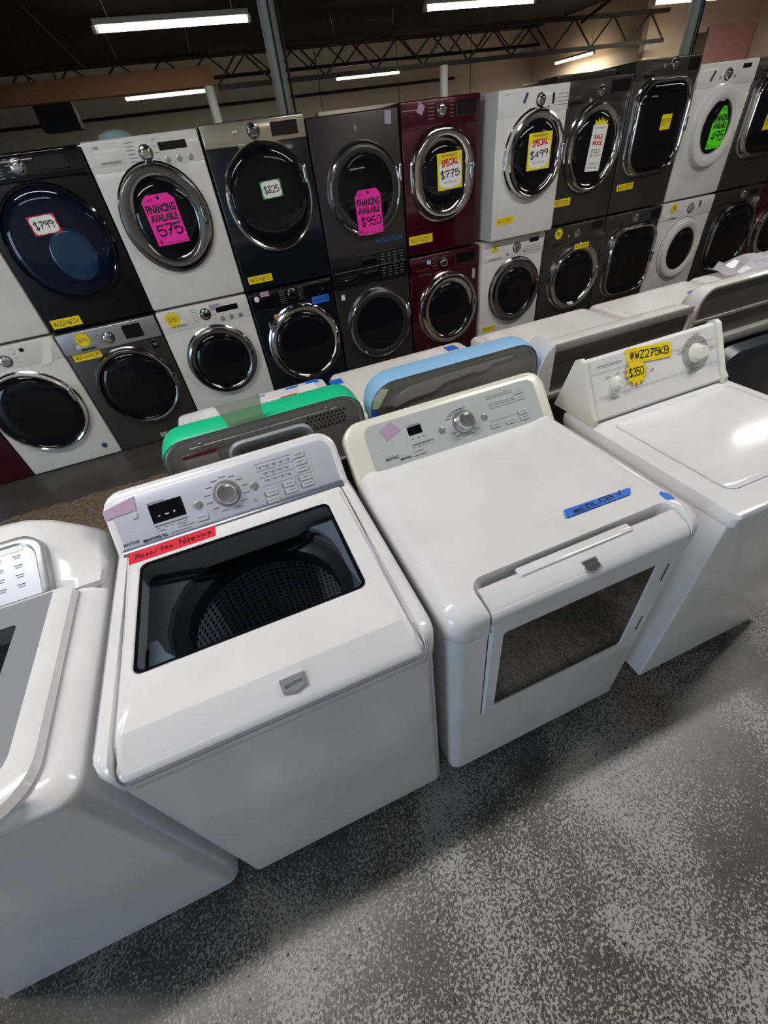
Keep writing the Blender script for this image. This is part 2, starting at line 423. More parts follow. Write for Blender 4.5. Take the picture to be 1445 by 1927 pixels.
def s_special(parent, text, cx, cz, w, h, out, tilt=0.0):
    o = sticker(parent, 'price_sign', 'signyel', cx, cz, w, h, out, tilt)
    MB().poly([(a, b-h*.08) for a, b in [(w*.46*math.copysign(abs(math.cos(t))**.5, math.cos(t))*(1 if k % 2 else .92), h*.38*math.copysign(abs(math.sin(t))**.5, math.sin(t))*(1 if k % 2 else .92)) for k, t in [(k, 2*PI*k/44) for k in range(44)]]], 0.0012, 0.0018).obj('sign_center', 'paper', o, smooth=False)
    writing(o, [('b', 'SPECIAL', 0, h*.24, w*.66, h*.2, 0.08)], 'inkred', 0.0024, name='heading')
    writing(o, [('h', 'NEW WARRANTY', 0, h*.42, w*.6, h*.07), ('H', text, 0, -h*.07, w*.78, h*.26, 0.05), ('h', 'NEW VERSION', 0, -h*.3, w*.5, h*.06)], h=0.0023)
def s_finance(parent, text, cx, cz, w, h, out, tilt=0.0, m='pink', shape='tag', extra='GAS'):
    o = sticker(parent, 'price_tag', m, cx, cz, w, h, out, tilt, shape)
    MB().poly([(w*.02+w*.05*math.cos(2*PI*i/16), h*.43+w*.05*math.sin(2*PI*i/16)) for i in range(16)], 0.0012, 0.0018).obj('tag_hole', 'ink', o, smooth=False)
    writing(o, [('b', 'FINANCING', 0, h*.23, w*.9, h*.17), ('b', 'AVAILABLE', 0, h*.05, w*.84, h*.15)], h=0.002, name='heading')
    it = [('H', text, w*.04, -h*.2, w*.8, h*.26), ('b', '$', -w*.38, -h*.42, w*.08, h*.08), ('h', extra, -w*.28, h*.4, w*.24, h*.06), ('p', '_', w*.08, -h*.46, w*.7, h*.006)]
    writing(o, it, h=0.0021)
def s_burst(parent, text, cx, cz, d, out, tilt=0.0):
    o = sticker(parent, 'price_burst', 'signyel', cx, cz, d, d, out, tilt, 'star')
    writing(o, [('h', text, 0, 0, d*.55, d*.32)])

# ------------------------------------------------------------------ the building
FLOOR = struct(MB().box(-9, 19, -8, 25, -0.2, 0).obj('floor', 'floor'))
struct(MB().box(-9.2, 19.2, -8.2, 25.2, 5.0, 5.2).obj('ceiling', 'ceil'))
struct(MB().box(-9.2, 19.2, 25, 25.2, 0, 5).obj('wall_back', 'wallb'))
struct(MB().box(19, 19.2, -8, 25, 0, 5).obj('wall_right', 'wallr'))
struct(MB().box(-9.2, 19.2, -8.2, -8, 0, 5).obj('wall_front', 'wallb'))
# the left wall leaves an opening for the assumed, unseen roll-up door
lw = MB().box(-8.2, -8.0, -8, -6.2, 0, 5).box(-8.2, -8.0, -2.6, 25, 0, 5).box(-8.2, -8.0, -6.2, -2.6, 3.3, 5)
struct(lw.obj('wall_left', 'wallb'))
struct(MB().box(-8.24, -7.96, -6.3, -6.2, 0, 3.4).box(-8.24, -7.96, -2.6, -2.5, 0, 3.4).box(-8.24, -7.96, -6.3, -2.5, 3.3, 3.4).obj('door_assumed', 'steelpaint'))  # frame of the assumed, unseen roll-up door, added for the daylight
# inner partition at the far right, with a doorway beside a pink sheet
pw = MB().box(14.6, 16.2, 13.6, 13.8, 0, 5).box(16.2, 16.9, 13.6, 13.8, 3.15, 5).box(16.9, 19, 13.6, 13.8, 3.25, 5).box(16.85, 19, 13.6, 13.8, 0, 2.0)
struct(pw.obj('wall_partition', 'wallr'))

def truss(y, x0, x1, z0, z1, label):
    t = thing('roof_truss', label, 'truss', (x0, y, z0), group='roof trusses along the hall')
    L = x1-x0; H = z1-z0
    MB().box(0, L, -.05, .05, 0, .08).obj('bottom_chord', 'steelpaint', t)
    MB().box(0, L, -.05, .05, H-.08, H).obj('top_chord', 'steelpaint', t)
    n = int(L/0.62)
    for i in range(n):
        a = i*L/n; b = (i+1)*L/n
        p, q = ((a, 0, .05), (b, 0, H-.05)) if i % 2 == 0 else ((a, 0, H-.05), (b, 0, .05))
        MB().tube([p, q], .022, 6).obj('web_bar', 'steelpaint', t)
truss(13.0, 2.1, 14.6, 2.98, 3.62, 'far dark roof truss resting on the round posts')
truss(18.5, -8, 14.5, 3.72, 4.3, 'most distant dark roof truss in front of the back wall')
tag(MB().box(-8, 2.05, 12.85, 13.05, 3.05, 3.36, .01).obj('roof_beam', 'wood'), 'brown wooden roof beam across the far left of the hall', 'beam')
for i, y in enumerate((4.2, 8.6)):
    tag(MB().box(-8, 19, y-.06, y+.06, 4.7, 5.0).obj('roof_joist', 'steelpaint'), ('dark roof joist nearest the camera above the stacked machines', 'dark roof joist running above the middle of the hall')[i], 'joist', 'roof joists')
for i, x in enumerate((-5.2, -1.6, 5.0, 10.5)):
    tag(MB().tube([(x, 5, 4.75), (x+1.2, 13, 3.5)], .035, 6).obj('roof_brace', 'steelpaint'),
        ('thin diagonal roof brace at the far left', 'thin diagonal roof brace left of the tall grey post', 'thin diagonal roof brace right of the tall grey post', 'thin diagonal roof brace near the far right lights')[i], 'brace', 'roof braces')
for k, (x, y, r, zt, lab) in enumerate(((1.93, 6.0, .082, 5.0, 'tall pale grey round post behind the navy dryer'), (7.72, 6.0, .078, 5.0, 'tall pale grey round post behind the tall graphite dryer'),
                                   (1.90, 12.9, .1, 3.05, 'short far white post under the end of the brown beam'), (7.6, 12.9, .1, 2.98, 'far white post behind the maroon dryer'))):
    t = thing('steel_post', lab, 'post', (x, y, 0), group='round steel posts')
    MB().lathe([(r, 0), (r, zt)], 0, 0, 20).obj('shaft', 'postpaint', t)
    MB().box(-.16, .16, -.16, .16, 0, .012).obj('base_plate', 'steelpaint', t)
    if k < 2:
        MB().tube([(r+.02, -.03, 0), (r+.02, -.03, zt)], .014, 6).obj('conduit', 'steelpaint', t)
        MB().tube([(-r*.2, -r-.012, 0), (r*.1, -r-.012, zt)], .010, 6).obj('cable', 'ink', t)
t = thing('unit_heater', 'dark boxy heater hanging high at the far left', 'heater', (-1.65, 16.5, 2.85))
MB().box(-.45, .45, -.35, .35, 0, .62, .03).obj('housing', 'heater', t)
MB().box(-.36, .36, -.37, -.34, .08, .54).obj('grille', 'ink', t)
MB().tube([(-.3, 0, .6), (-.3, 0, 2.14)], .02).obj('hanger', 'steelpaint', t); MB().tube([(.3, 0, .6), (.3, 0, 2.14)], .02).obj('hanger', 'steelpaint', t)
tag(MB().tube([(-8, 24.8, 3.62), (14.5, 24.8, 3.62)], .05).obj('wall_pipe', 'steelpaint'), 'dark pipe running along the back wall', 'pipe')
tag(MB().box(16.95, 18.75, 13.5, 13.56, 2.0, 3.24).obj('pink_sheet', 'pinkwall'), 'pink sheet hanging over the doorway at far right', 'sheet')
t = thing('air_duct', 'pale duct run low in front of the back wall', 'duct', (6.8, 22.3, 2.5))
MB().box(0, 7.4, -.3, .3, 0, .4, .02).obj('duct_body', 'lampwhite', t)
for x in (.3, 3.7, 7.1): MB().tube([(x, 0, .38), (x, 0, 2.5)], .015, 6).obj('hanger', 'steelpaint', t)

def strip_light(x, y, label, power, far, rz=0, L=2.4, z=3.5):
    t = thing('ceiling_light', label, 'light', (x, y, z), rz, 'fluorescent strip lights')
    MB().box(0, L, -.06, .06, .05, .12, .008).obj('housing', 'lampwhite', t)
    MB().tube([(.05, 0, .015), (L-.05, 0, .015)], .026 if not far else .04, 10).obj('tube', 'tubefar' if far else 'tube', t)
    for sx in (0, L): MB().box(sx-.03, sx+.03, -.035, .035, -.03, .06, .006).obj('end_cap', 'lampwhite', t)
    for sx, dx in ((.25, -.15), (L-.25, .15)): MB().tube([(sx, 0, .12), (sx+dx, 0, 5.0-z)], .008, 5).obj('hanger', 'lampwhite', t)
    a = area('lamp_light', (0, 0, 0), (0, 0, 0), L-.1, .12, power, (1.0, .97, .93))
    a.parent = t; a.location = (L/2, 0, -.04)
    return t
NEAR = [(-2.2, .5, 1.0, 'unseen assumed strip light overhead above the front row of washers'), (2.3, .5, 1.0, 'unseen assumed strip light overhead above the old plain washer'), (5.9, 2.2, .28, 'unseen assumed strip light overhead at the right, beyond the front row'), (-7.0, 1.2, .4, 'unseen assumed strip light overhead beyond the left washer'),
        (-3.6, -5.2, .3, 'unseen strip light added behind the photographer at left'), (2.6, -5.2, .3, 'unseen strip light added behind the photographer at right'), (9.5, -4.0, .25, 'unseen strip light added behind the photographer far right'), (11.0, 6.0, .9, 'unseen strip light added beyond the right of the stacks to brighten the partition'), (14.8, 9.0, .9, 'unseen strip light added to brighten the peach wall')]  # all unseen; last two added to brighten the walls at far right
for x, y, p, lab in NEAR: strip_light(x, y, lab, LAMP_NEAR*p, False)
for x, y, lab in ((.15, 10.2, 'bright strip light above the white stacked dryer, upper left'), (5.9, 10.4, 'bright strip light at the top middle, right of the post'), (12.5, 11.5, 'bright strip light at the top right by the far post')):
    strip_light(x, y, lab, LAMP_FAR, True)
strip_light(0, 18.6, 'small distant strip light under the brown beam', LAMP_FAR, True)
strip_light(6.8, 19.2, 'small distant strip light above the dark tower and maroon dryer', LAMP_FAR, True)
strip_light(18.2, 19.8, 'distant strip light turned lengthwise above the grey dryer', LAMP_FAR, True, rz=PI/2)

# ------------------------------------------------------------------ front row: shared pieces
def cabinet(t, w, d, z1, m, r=.03, x0=.006, y0=0.0, cap=True):
    MB().loft([(rr(x0+.012, w-x0-.012, y0+.012, d, r), .02), (rr(x0, w-x0, y0, d, r), .035), (rr(x0, w-x0, y0, d, r), z1)], cap1=cap).obj('cabinet', m, t)
    for px in (.07, w-.07):
        for py in (.07, d-.07): MB().lathe([(.022, 0), (.022, .012), (.012, .014), (.012, .025)], px, py, 14).obj('foot', 'rubber', t)
class Tilt:
    """plane of a console face: s along x, t up the face, d towards the viewer"""
    def __init__(s, y, z, dy, dz): n = math.hypot(dy, dz); s.y, s.z, s.a, s.b = y, z, dy/n, dz/n
    def __call__(s, u, v, d): return (u, s.y+v*s.a-d*s.b, s.z+v*s.b+d*s.a)
def knob(f, cx, cy, r, t, name='knob', m='knobmetal', h=.03, parts=True, h0=.002):
    k = MB().lathe([(r*1.12, h0), (r*1.12, h0+.003), (r, h0+.006), (r*.93, h0+h*.8), (r*.8, h0+h), (r*.55, h0+h*.93), (0.00001, h0+h*.9)], cx, cy, 28, f).obj(name, m, t)
    if parts: MB().lathe([(r*1.34, h0-.0015), (r*1.34, h0+.0012), (r*1.12, h0+.0016)], cx, cy, 28, f).obj('knob_ring', 'silver', k)
    return k
def marks(f, rows, t, m='inkgrey', d=.0032, name='markings'):
    mb = MB()
    for (u0, u1, v, h) in rows: mb.flat([(u0, v-h/2), (u1, v-h/2), (u1, v+h/2), (u0, v+h/2)], [(0, 1, 2, 3)], f, d)
    return mb.obj(name, m, t, recalc=False, smooth=False)
def btn(f, u, v, w, h, t, name='button', m='panelgrey', d0=.002, d1=.006):
    return MB().loft([(rr(u-w/2, u+w/2, v-h/2, v+h/2, .002, 2), d0), (rr(u-w/2, u+w/2, v-h/2, v+h/2, .002, 2), d1-.001), (rr(u-w/2+.001, u+w/2-.001, v-h/2+.001, v+h/2-.001, .0015, 2), d1)], f).obj(name, m, t)
def badge(parent, f, u, v, w, h, m='silver', inner='silver'):
    P = lambda k: [(u-w/2*k, v+h/2*k), (u-w/2*k, v-h*.28*k), (u, v-h/2*k), (u+w/2*k, v-h*.28*k), (u+w/2*k, v+h/2*k)]
    b = MB().poly(P(1), -.004, .004, f).obj('badge', m, parent)
    MB().poly(P(.84), .004, .005, f).obj('badge_face', inner, b)
    writing(b, [('b', 'MAYTAG', u, v+h*.06, w*.7, h*.2, .1)], 'inkgrey', .0056, f)

# ---- white top-load washer with glass lid (centre of the picture)
t = thing('clothes_washer', 'white top-load washer with big tinted glass lid and red tape strip', 'washing machine', (0, 0, 0), group='front row machines')
cabinet(t, .70, .67, .868, 'white', cap=False)
fr = MB().loft([(rr(.0, .70, -.004, .672, .045), .866), (rr(-.003, .703, -.008, .674, .05), .874), (rr(-.003, .703, -.008, .674, .05), .935), (rr(.0, .70, -.003, .672, .05), .952), (rr(.010, .690, .009, .665, .045), .963), (rr(.022, .678, .03, .66, .04), .9655)]).obj('top_frame', 'white', t)
cut(fr, MB().loft([(rr(.062, .62, .155, .545, .03), .80), (rr(.062, .62, .155, .545, .03), 1.1)]).obj('cutter', 'white', t))
cut(fr, MB().prism([(-.1, .897), (-.006, .897), (.050, .950), (.585, .950), (.585, 1.1), (-.1, 1.1)], .0335, .6665).obj('cutter', 'white', t))
tb = MB().loft([(rr(.050, .632, .143, .557, .03), .912), (rr(.06, .622, .15, .55, .06), .896), (rr(.10, .60, .095, .595, .2499), .872), (rr(.105, .595, .10, .59, .2449), .84)], cap0=False, cap1=False)
tb.obj('tub_cover', mat('tub_cover_grey', S(98, 103, 108), .35), t)
MB().loft([(rr(.095, .605, .09, .60, .2549), .855), (rr(.115, .585, .11, .58, .2349), .85), (rr(.14, .56, .135, .555, .2099), .838), (rr(.142, .558, .137, .553, .2079), .79), (rr(.115, .585, .11, .58, .2349), .775)], cap0=False, cap1=False).obj('balance_ring', 'darktub', t)
MB().loft([(rr(.118, .582, .113, .577, .2319, 12), .78), (rr(.118, .582, .113, .577, .2319, 12), .60), (rr(.118, .582, .113, .577, .2319, 12), .42)], cap0=False, cap1=False, uv=True).obj('drum', 'drum', t)
wp = MB().lathe([(.232, .42), (.21, .43), (.12, .45), (.05, .47), (.04, .50), (.00001, .51)], .35, .345, 40)
for k in range(6):
    a = k*PI/3; wp.box(.05, .2, -.008, .008, .435, .475, .004, 1, Matrix.Translation((.35, .345, 0)) @ Matrix.Rotation(a, 4, 'Z'))
wp.obj('wash_plate', 'darktub', t)
for P in ([(.077, .178), (.205, .178), (.155, .212), (.115, .255), (.095, .30), (.077, .30)], [(.602, .23), (.602, .52), (.52, .52), (.552, .49), (.575, .44), (.586, .38), (.588, .31)]):
    MB().poly(P, .897, .912, XYZ).obj('tub_corner', 'tub', t)
def lidz(y): return .9715 if y > .052 else .9715-(.052-y)*.72
def lz(o): return lambda x, y: lidz(y)+o
lid = MB().loft([(rr(.042, .658, -.004, .578, .012), lambda x, y: lidz(y)-(.022 if y < .01 else .008)), (rr(.036, .664, -.011, .582, .015), lz(-.006)), (rr(.038, .662, -.008, .580, .014), lz(0)), (rr(.043, .657, .0, .574, .014), lz(.002)),
                 (rr(.05, .65, .0525, .566, .012), .9735), (rr(.070, .607, .172, .527, .022), .9735), (rr(.073, .604, .175, .524, .02), .971), (rr(.073, .604, .175, .524, .02), .962)], cap0=False, cap1=False).obj('lid', 'white', t)
MB().loft([(rr(.072, .605, .174, .525, .02), .9680), (rr(.072, .605, .174, .525, .02), .9715)]).obj('lid_glass', 'lidglass', lid)
MB().loft([(rr(.074, .603, .176, .523, .02), .9722), (rr(.082, .597, .182, .509, .018), .9722)], cap0=False, cap1=False).obj('glass_border', 'blackgloss', lid)
badge(lid, Tilt(.020, .9515, .052, .0375), .385, .003, .052, .034, 'badgemetal', 'badgemetal')
tp = MB().flat([(.044, .534), (.277, .537), (.279, .583), (.040, .583)], [(0, 1, 2, 3)], XYZ, .9745).obj('red_tape', 'tapered', lid, smooth=False, recalc=False)
writing(tp, [('H', 'Resortes', .110, .559, .10, .024, .02), ('H', 'Nuevos', .222, .562, .09, .026, .03)], 'ink', .9752, XYZ)
F = Tilt(.585, .945, .115, .14)
def console_body(t, w, F, m, x0=.004, top=.202, depth=.085):
    return MB().loft([(rr(x0+.01, w-x0-.01, .0, top-.012, (.004, .004, .05, .05)), -depth), (rr(x0, w-x0, -.002, top, (.006, .006, .06, .06)), -depth+.02), (rr(x0, w-x0, -.002, top, (.006, .006, .06, .06)), -.014),
                      (rr(x0+.003, w-x0-.003, 0, top-.003, (.006, .006, .058, .058)), -.005), (rr(x0+.010, w-x0-.010, .003, top-.010, (.004, .004, .052, .052)), 0)], F).obj('console', m, t)
con = console_body(t, .70, F, 'white')
MB().loft([(rr(.028, .672, .030, .176, (.002, .002, .035, .035)), -.001), (rr(.028, .672, .030, .176, (.002, .002, .035, .035)), .0012), (rr(.030, .670, .031, .174, (.002, .002, .034, .034)), .002)], F).obj('control_panel', 'panelblue', con)
MB().prism([(-.004, -.006), (.006, -.002), (.013, .006), (.015, .014), (.014, .024), (.009, .033), (.002, .037), (-.004, .037)], .024, .676, lambda a, b, x: F(x, b, a)).obj('trim_strip', 'bluestrip', con)
MB().loft([(rr(.122, .214, .080, .135, .002, 2), .0018), (rr(.122, .214, .080, .135, .002, 2), .003)], F).obj('display', 'blackgloss', con)
marks(F, [(.14, .146, .098, .002), (.16, .17, .098, .003), (.184, .187, .099, .006), (.183, .189, .099, .0015)], con, 'paper', .0033, 'display_digits')
knob(F, .338, .102, .030, con)
for (u, v) in ((.251, .094), (.418, .098)):
    MB().lathe([(.013, .0018), (.013, .004), (.009, .005), (.009, .0065), (.00001, .0065)], u, v, 20, F).obj('round_button', 'silver', con)
for (u, v) in ((.457, .063), (.455, .040), (.514, .073), (.515, .052), (.568, .077), (.568, .056)): btn(F, u+.004, v, .036, .015, con)
for v in (.149, .126, .106): btn(F, .572, v, .036, .016, con)
btn(F, .251, .054, .034, .014, con); btn(F, .083, .118, .014, .014, con)
rows = [(.432, .55, .158, .001), (.436, .55, .136, .001), (.44, .55, .114, .001), (.44, .60, .088, .0008), (.122, .214, .071, .003), (.122, .17, .139, .0018)]
for j, v in enumerate((.147, .126, .104)):
    for i in range(5-(j > 0)): rows += [(.440+.022*i+.012*(j > 0), .443+.022*i+.012*(j > 0), v, .003), (.446+.022*i+.012*(j > 0), .457+.022*i+.012*(j > 0), v, .0015), (.446+.022*i+.012*(j > 0), .455+.022*i+.012*(j > 0), v-.004, .0013)]
for k in range(13):
    a = math.radians(-70+k*26.5); u = .338+.056*math.cos(a); v = .102+.050*math.sin(a); rows.append((u-.009, u+.009, v, .0022))
for (u, v) in ((.457, .063), (.455, .040), (.514, .073), (.515, .052), (.568, .077), (.568, .056)): rows += [(u-.018, u-.0145, v, .014)]
for u in (.13, .15, .168, .186, .204): rows.append((u-.004, u+.004, .064, .0018))
rows += [(.125, .128, .056, .003), (.131, .147, .056, .0018), (.182, .185, .058, .003), (.188, .208, .058, .0018), (.182, .185, .050, .003), (.188, .226, .050, .0018), (.155, .215, .041, .0016), (.406, .408, .060, .008), (.401, .413, .054, .0018)]
marks(F, rows, con, 'inkgrey')
mk = [(u-.011, u+.011, v+.002, .0018) for (u, v) in ((.463, .063), (.461, .040), (.520, .073), (.521, .052), (.574, .077), (.574, .056), (.572, .149), (.572, .126), (.572, .106), (.251, .056))]
marks(F, mk, con, 'inkgrey', .0064, 'button_print')
writing(con, [('b', 'MAYTAG', .050, .047, .042, .009)], 'inkgrey', .0032, F, 'brand_lettering')
writing(con, [('b', 'BRAVOS XL', .115, .042, .068, .008)], 'ink', .0032, F, 'model_lettering')
MB().poly([(.008, .130), (.092, .133), (.097, .172), (.010, .155)], .0005, .0042, F).obj('purple_tape', 'tapepurple', con, smooth=False)

# ---- white dryer with dark window
t = thing('clothes_dryer', 'white dryer with wide dark window door and blue tape on top', 'dryer', (.727, 0, 0), group='front row machines')
W = .738
cabinet(t, W, .67, .87, 'white', r=.035)
tf = MB().loft([(rr(.0, W, -.004, .672, .05), .866), (rr(-.003, W+.003, -.010, .674, .055), .875), (rr(-.003, W+.003, -.010, .674, .055), .925), (rr(.0, W, -.004, .672, .055), .944), (rr(.010, W-.010, .010, .665, .05), .958), (rr(.026, W-.026, .032, .655, .05), .9655), (rr(.05, W-.05, .062, .64, .05), .9675),
                (rr(.075, W-.075, .095, .62, .05), .9635), (rr(.09, W-.09, .11, .61, .05), .9625)]).obj('top_cover', 'white', t)
ct = MB().loft([(rr(.098, .685, -.1, .075, (.001, .001, .035, .035)), .88), (rr(.098, .685, -.1, .078, (.001, .001, .035, .035)), .945), (rr(.086, .697, -.1, .092, (.001, .001, .045, .045)), .985)]).obj('cutter', 'white', t)
cut(tf, ct)
door = MB().loft([(rr(.104, .679, .412, .925, (.02, .02, .01, .01)), -.004), (rr(.104, .679, .412, .925, (.02, .02, .01, .01)), .006), (rr(.108, .675, .416, .924, (.018, .018, .01, .01)), .012),
                  (rr(.137, .604, .468, .856, (.012, .012, .012, .012)), .012), (rr(.140, .601, .471, .853, .012), .006)], FRONT, cap0=True, cap1=False)
door.prism([(-.0118, .905), (-.0118, .925), (-.004, .938), (.010, .950), (.050, .962), (.058, .958), (.058, .93), (.002, .905)], .104, .679)
dr = door.obj('door', 'white', t)
MB().loft([(rr(.139, .602, .470, .854, .012), .003), (rr(.139, .602, .470, .854, .012), .0085)], FRONT).obj('door_window', 'dryerglass', dr)
MB().box(.21, .54, .042, .068, .955, .9665, .004).obj('handle_lip', 'white', dr)
badge(dr, Tilt(.001, .941, .055, .026), .385, .008, .044, .034, 'badgemetal', 'badgeface')
MB().loft([(rr(.1015, .6815, .4095, .935, .02), .0002), (rr(.1015, .6815, .4095, .935, .02), .0012)], FRONT).obj('door_gap_shade', 'rubber', t)  # dark sheet slightly larger than the door, stands in for the shade in its gap
for v in (.80, .56): MB().box(.645, .649, -.0135, -.011, v-.035, v+.035).obj('hinge_slot', 'rubber', dr)
tp = MB().flat([(.425, .148), (.632, .144), (.652, .166), (.440, .176)], [(0, 1, 2, 3)], XYZ, .9672).obj('blue_tape', 'tapeblue', t, smooth=False, recalc=False)
tp.location = (0, .002, 0)
writing(tp, [('H', '#EDLCB ~', .537, .160, .165, .018, .035)], 'ink', .9680, XYZ)
MB().poly([(.688, .085), (.712, .078), (.716, .10), (.704, .118), (.693, .112)], .9590, .9672, XYZ).obj('blue_tape_scrap', 'tapeblue', t, smooth=False)
con = console_body(t, W+.02, F, 'cream', top=.196)
con.location = (-.008, 0, 0)
MB().loft([(rr(.070, .708, .008, .170, (.002, .002, .03, .03)), -.001), (rr(.070, .708, .008, .170, (.002, .002, .03, .03)), .002)], F).obj('control_panel', 'panelgrey', con)
MB().loft([(rr(.213, .262, .102, .130, .002, 2), .0018), (rr(.213, .262, .102, .130, .002, 2), .003)], F).obj('display', 'blackgloss', con)
knob(F, .412, .094, .031, con)
for (u, v) in ((.328, .088), (.489, .088)): MB().lathe([(.012, .0018), (.012, .004), (.008, .005), (.008, .0065), (.00001, .0065)], u, v, 20, F).obj('round_button', 'silver', con)
BT = ((.522, .050), (.578, .048), (.636, .066), (.636, .046), (.642, .138), (.642, .117))
for (u, v) in BT: btn(F, u, v, .034, .015, con)
rows = [(.213, .29, .070, .003), (.213, .262, .135, .0016), (.51, .62, .150, .001), (.515, .62, .124, .001), (.52, .62, .108, .001), (.50, .62, .066, .0008)]
rows += [(u-.019, u-.0155, v, .013) for u, v in BT[:4]]
for u in (.222, .242, .26): rows.append((u-.004, u+.004, .090, .002))
for u in (.218, .235, .252, .268, .284): rows.append((u-.004, u+.004, .062, .002))
rows += [(.213, .216, .048, .003), (.219, .245, .048, .0018), (.205, .255, .035, .0018)]
for k in range(11):
    a = math.radians(150-k*14) if k < 6 else math.radians(215+(k-6)*24)
    rows.append((.412+.058*math.cos(a)-.011, .412+.058*math.cos(a)+.011, .094+.046*math.sin(a), .002))
for v in (.143, .117):
    for i in range(5): rows += [(.518+.021*i, .521+.021*i, v, .003), (.524+.021*i, .534+.021*i, v, .0018)]
marks(F, rows, con)
marks(F, [(u-.010, u+.010, v+.001, .0018) for u, v in BT], con, 'inkgrey', .0064, 'button_print')
writing(con, [('b', 'MAYTAG', .135, .050, .045, .010)], 'inkgrey', .0032, F, 'brand_lettering')
writing(con, [('b', 'BRAVOS', .180, .038, .038, .006)], 'ink', .0032, F, 'model_lettering')
MB().poly([(.135, .108), (.121, .148), (.168, .163), (.194, .130)], .002, .0034, F).obj('purple_tape', 'tapepurple', con, smooth=False)

# ---- old white washer with slanted console, right of the dryer
t = thing('clothes_washer', 'old plain white top-load washer with dial console and yellow price star', 'washing machine', (1.578, 0, 0), group='front row machines')
W = .66
cabinet(t, W, .66, .868, 'warm', r=.008, x0=.002)
MB().loft([(rr(0, W, -.012, .665, .012), .866), (rr(-.004, W+.004, -.016, .668, .016), .872), (rr(-.004, W+.004, -.016, .668, .016), .902), (rr(.002, W-.002, -.010, .664, .016), .911), (rr(.012, W-.012, 0, .655, .015), .913)]).obj('top_cover', 'white', t)
MB().loft([(rr(.075, W-.05, .07, .50, .03), .9125), (rr(.072, W-.047, .067, .503, .032), .9165), (rr(.078, W-.053, .073, .497, .03), .9205), (rr(.10, W-.075, .095, .475, .02), .9215)]).obj('lid', 'white', t)
F2 = Tilt(.548, .955, .085, .155)
cb = MB().prism([(.535, .918), (.530, .932), (.548, .955), (.630, 1.105), (.645, 1.110), (.655, 1.100), (.722, .915), (.55, .914)], .022, W-.045).obj('console', 'oldpanel', t)
for a, b in ((.004, .022), (W-.045, W-.025)):
    MB().prism([(.518, .915), (.520, .938), (.540, .958), (.624, 1.111), (.642, 1.119), (.662, 1.110), (.728, .915)], a, b).obj('end_cap', 'cream', cb)
def plain_knob(f, cx, cy, r, t, h, dial):
    k = MB().lathe([(r, .001), (r, .006), (r*.7, .010), (r*.62, h), (r*.55, h+.004), (.00001, h+.004)], cx, cy, 26, f).obj('knob', 'cream', t)
    if dial: MB().lathe([(r*1.75, .0005), (r*1.75, .0025), (r*1.05, .003), (r*1.0, .001)], cx, cy, 32, f).obj('dial_scale', 'warnpaper', k)
plain_knob(F2, .135, .075, .024, cb, .022, False); plain_knob(F2, .505, .092, .036, cb, .034, True)
rows = [(.04, .60, .125, .0012), (.04, .60, .038, .0012), (.06, .17, .146, .0025), (.50, .53, .158, .003), (.56, .60, .098, .002), (.56, .60, .090, .0015), (.09, .11, .103, .003), (.135, .15, .107, .003), (.42, .45, .115, .0018), (.42, .45, .107, .0018), (.10, .14, .028, .003), (.46, .50, .028, .003), (.285, .305, .083, .003)]
for k in range(16):
    a = 2*PI*k/16; rows.append((.505+.052*math.cos(a)-.002, .505+.052*math.cos(a)+.002, .092+.052*math.sin(a), .003))
marks(F2, rows, cb, 'inkgrey', .0034)
o = MB().poly([(.195, .125), (.388, .108), (.392, .160), (.190, .178)], .0005, .0042, F2).obj('yellow_tape', 'tapeyel', cb, smooth=False)
writing(o, [('H', '#WZ275KB', .292, .143, .175, .030, -.09)], 'ink', .0048, F2)
o = MB().poly(star(12, .052, .038, .222, .093), .0045, .0055, F2).obj('price_burst', 'orange', cb, smooth=False)
MB().poly(star(12, .049, .035, .222, .093), .0055, .0062, F2).obj('burst_center', 'tapeyel', o, smooth=False)
writing(o, [('H', '$350', .222, .093, .066, .036, -.05)], 'ink', .0068, F2)

# ---- washer cut by the left edge
t = thing('clothes_washer', 'white washer at left edge with rounded silver-blue console and grey lid border', 'washing machine', (-.745, 0, 0), group='front row machines')
W = .71
cabinet(t, W, .72, .905, 'cool', r=.035, x0=.002, y0=.004, cap=False)
MB().loft([(rr(.0, W, .0, .722, .04), .900), (rr(-.002, W+.002, -.004, .724, .045), .910), (rr(-.002, W+.002, -.004, .724, .045), .918), (rr(.002, W-.002, .0, .72, .045), .926), (rr(.020, W-.024, .012, .71, .045), .944), (rr(.040, W-.046, .012, .70, .045), .953),
           (rr(.09, W-.16, .12, .48, .05), .953), (rr(.09, W-.16, .12, .48, .05), .90)], cap0=False, cap1=False).obj('top_cover', 'white', t)
lid = MB().loft([(rr(.045, W-.055, -.006, .525, (.09, .09, .02, .02), 8), .954), (rr(.040, W-.050, -.012, .528, (.09, .09, .02, .02), 8), .962), (rr(.046, W-.056, -.004, .526, (.09, .09, .02, .02), 8), .978), (rr(.060, W-.070, .014, .524, (.08, .08, .02, .02), 8), .984),
                 (rr(.085, W-.100, .045, .522, (.06, .06, .004, .004), 8), .984), (rr(.087, W-.102, .047, .520, (.06, .06, .004, .004), 8), .981)], cap0=False, cap1=False).obj('lid', 'white', t)
MB().loft([(rr(.086, W-.101, .046, .521, (.06, .06, .004, .004), 8), .975), (rr(.086, W-.101, .046, .521, (.06, .06, .004, .004), 8), .982), (rr(.14, W-.168, .13, .445, (.03, .03, .01, .01), 8), .982), (rr(.14, W-.168, .13, .445, (.03, .03, .01, .01), 8), .975)], cap0=False, cap1=False).obj('lid_border', mat('lid_border_grey', S(140, 144, 152), .3), lid)
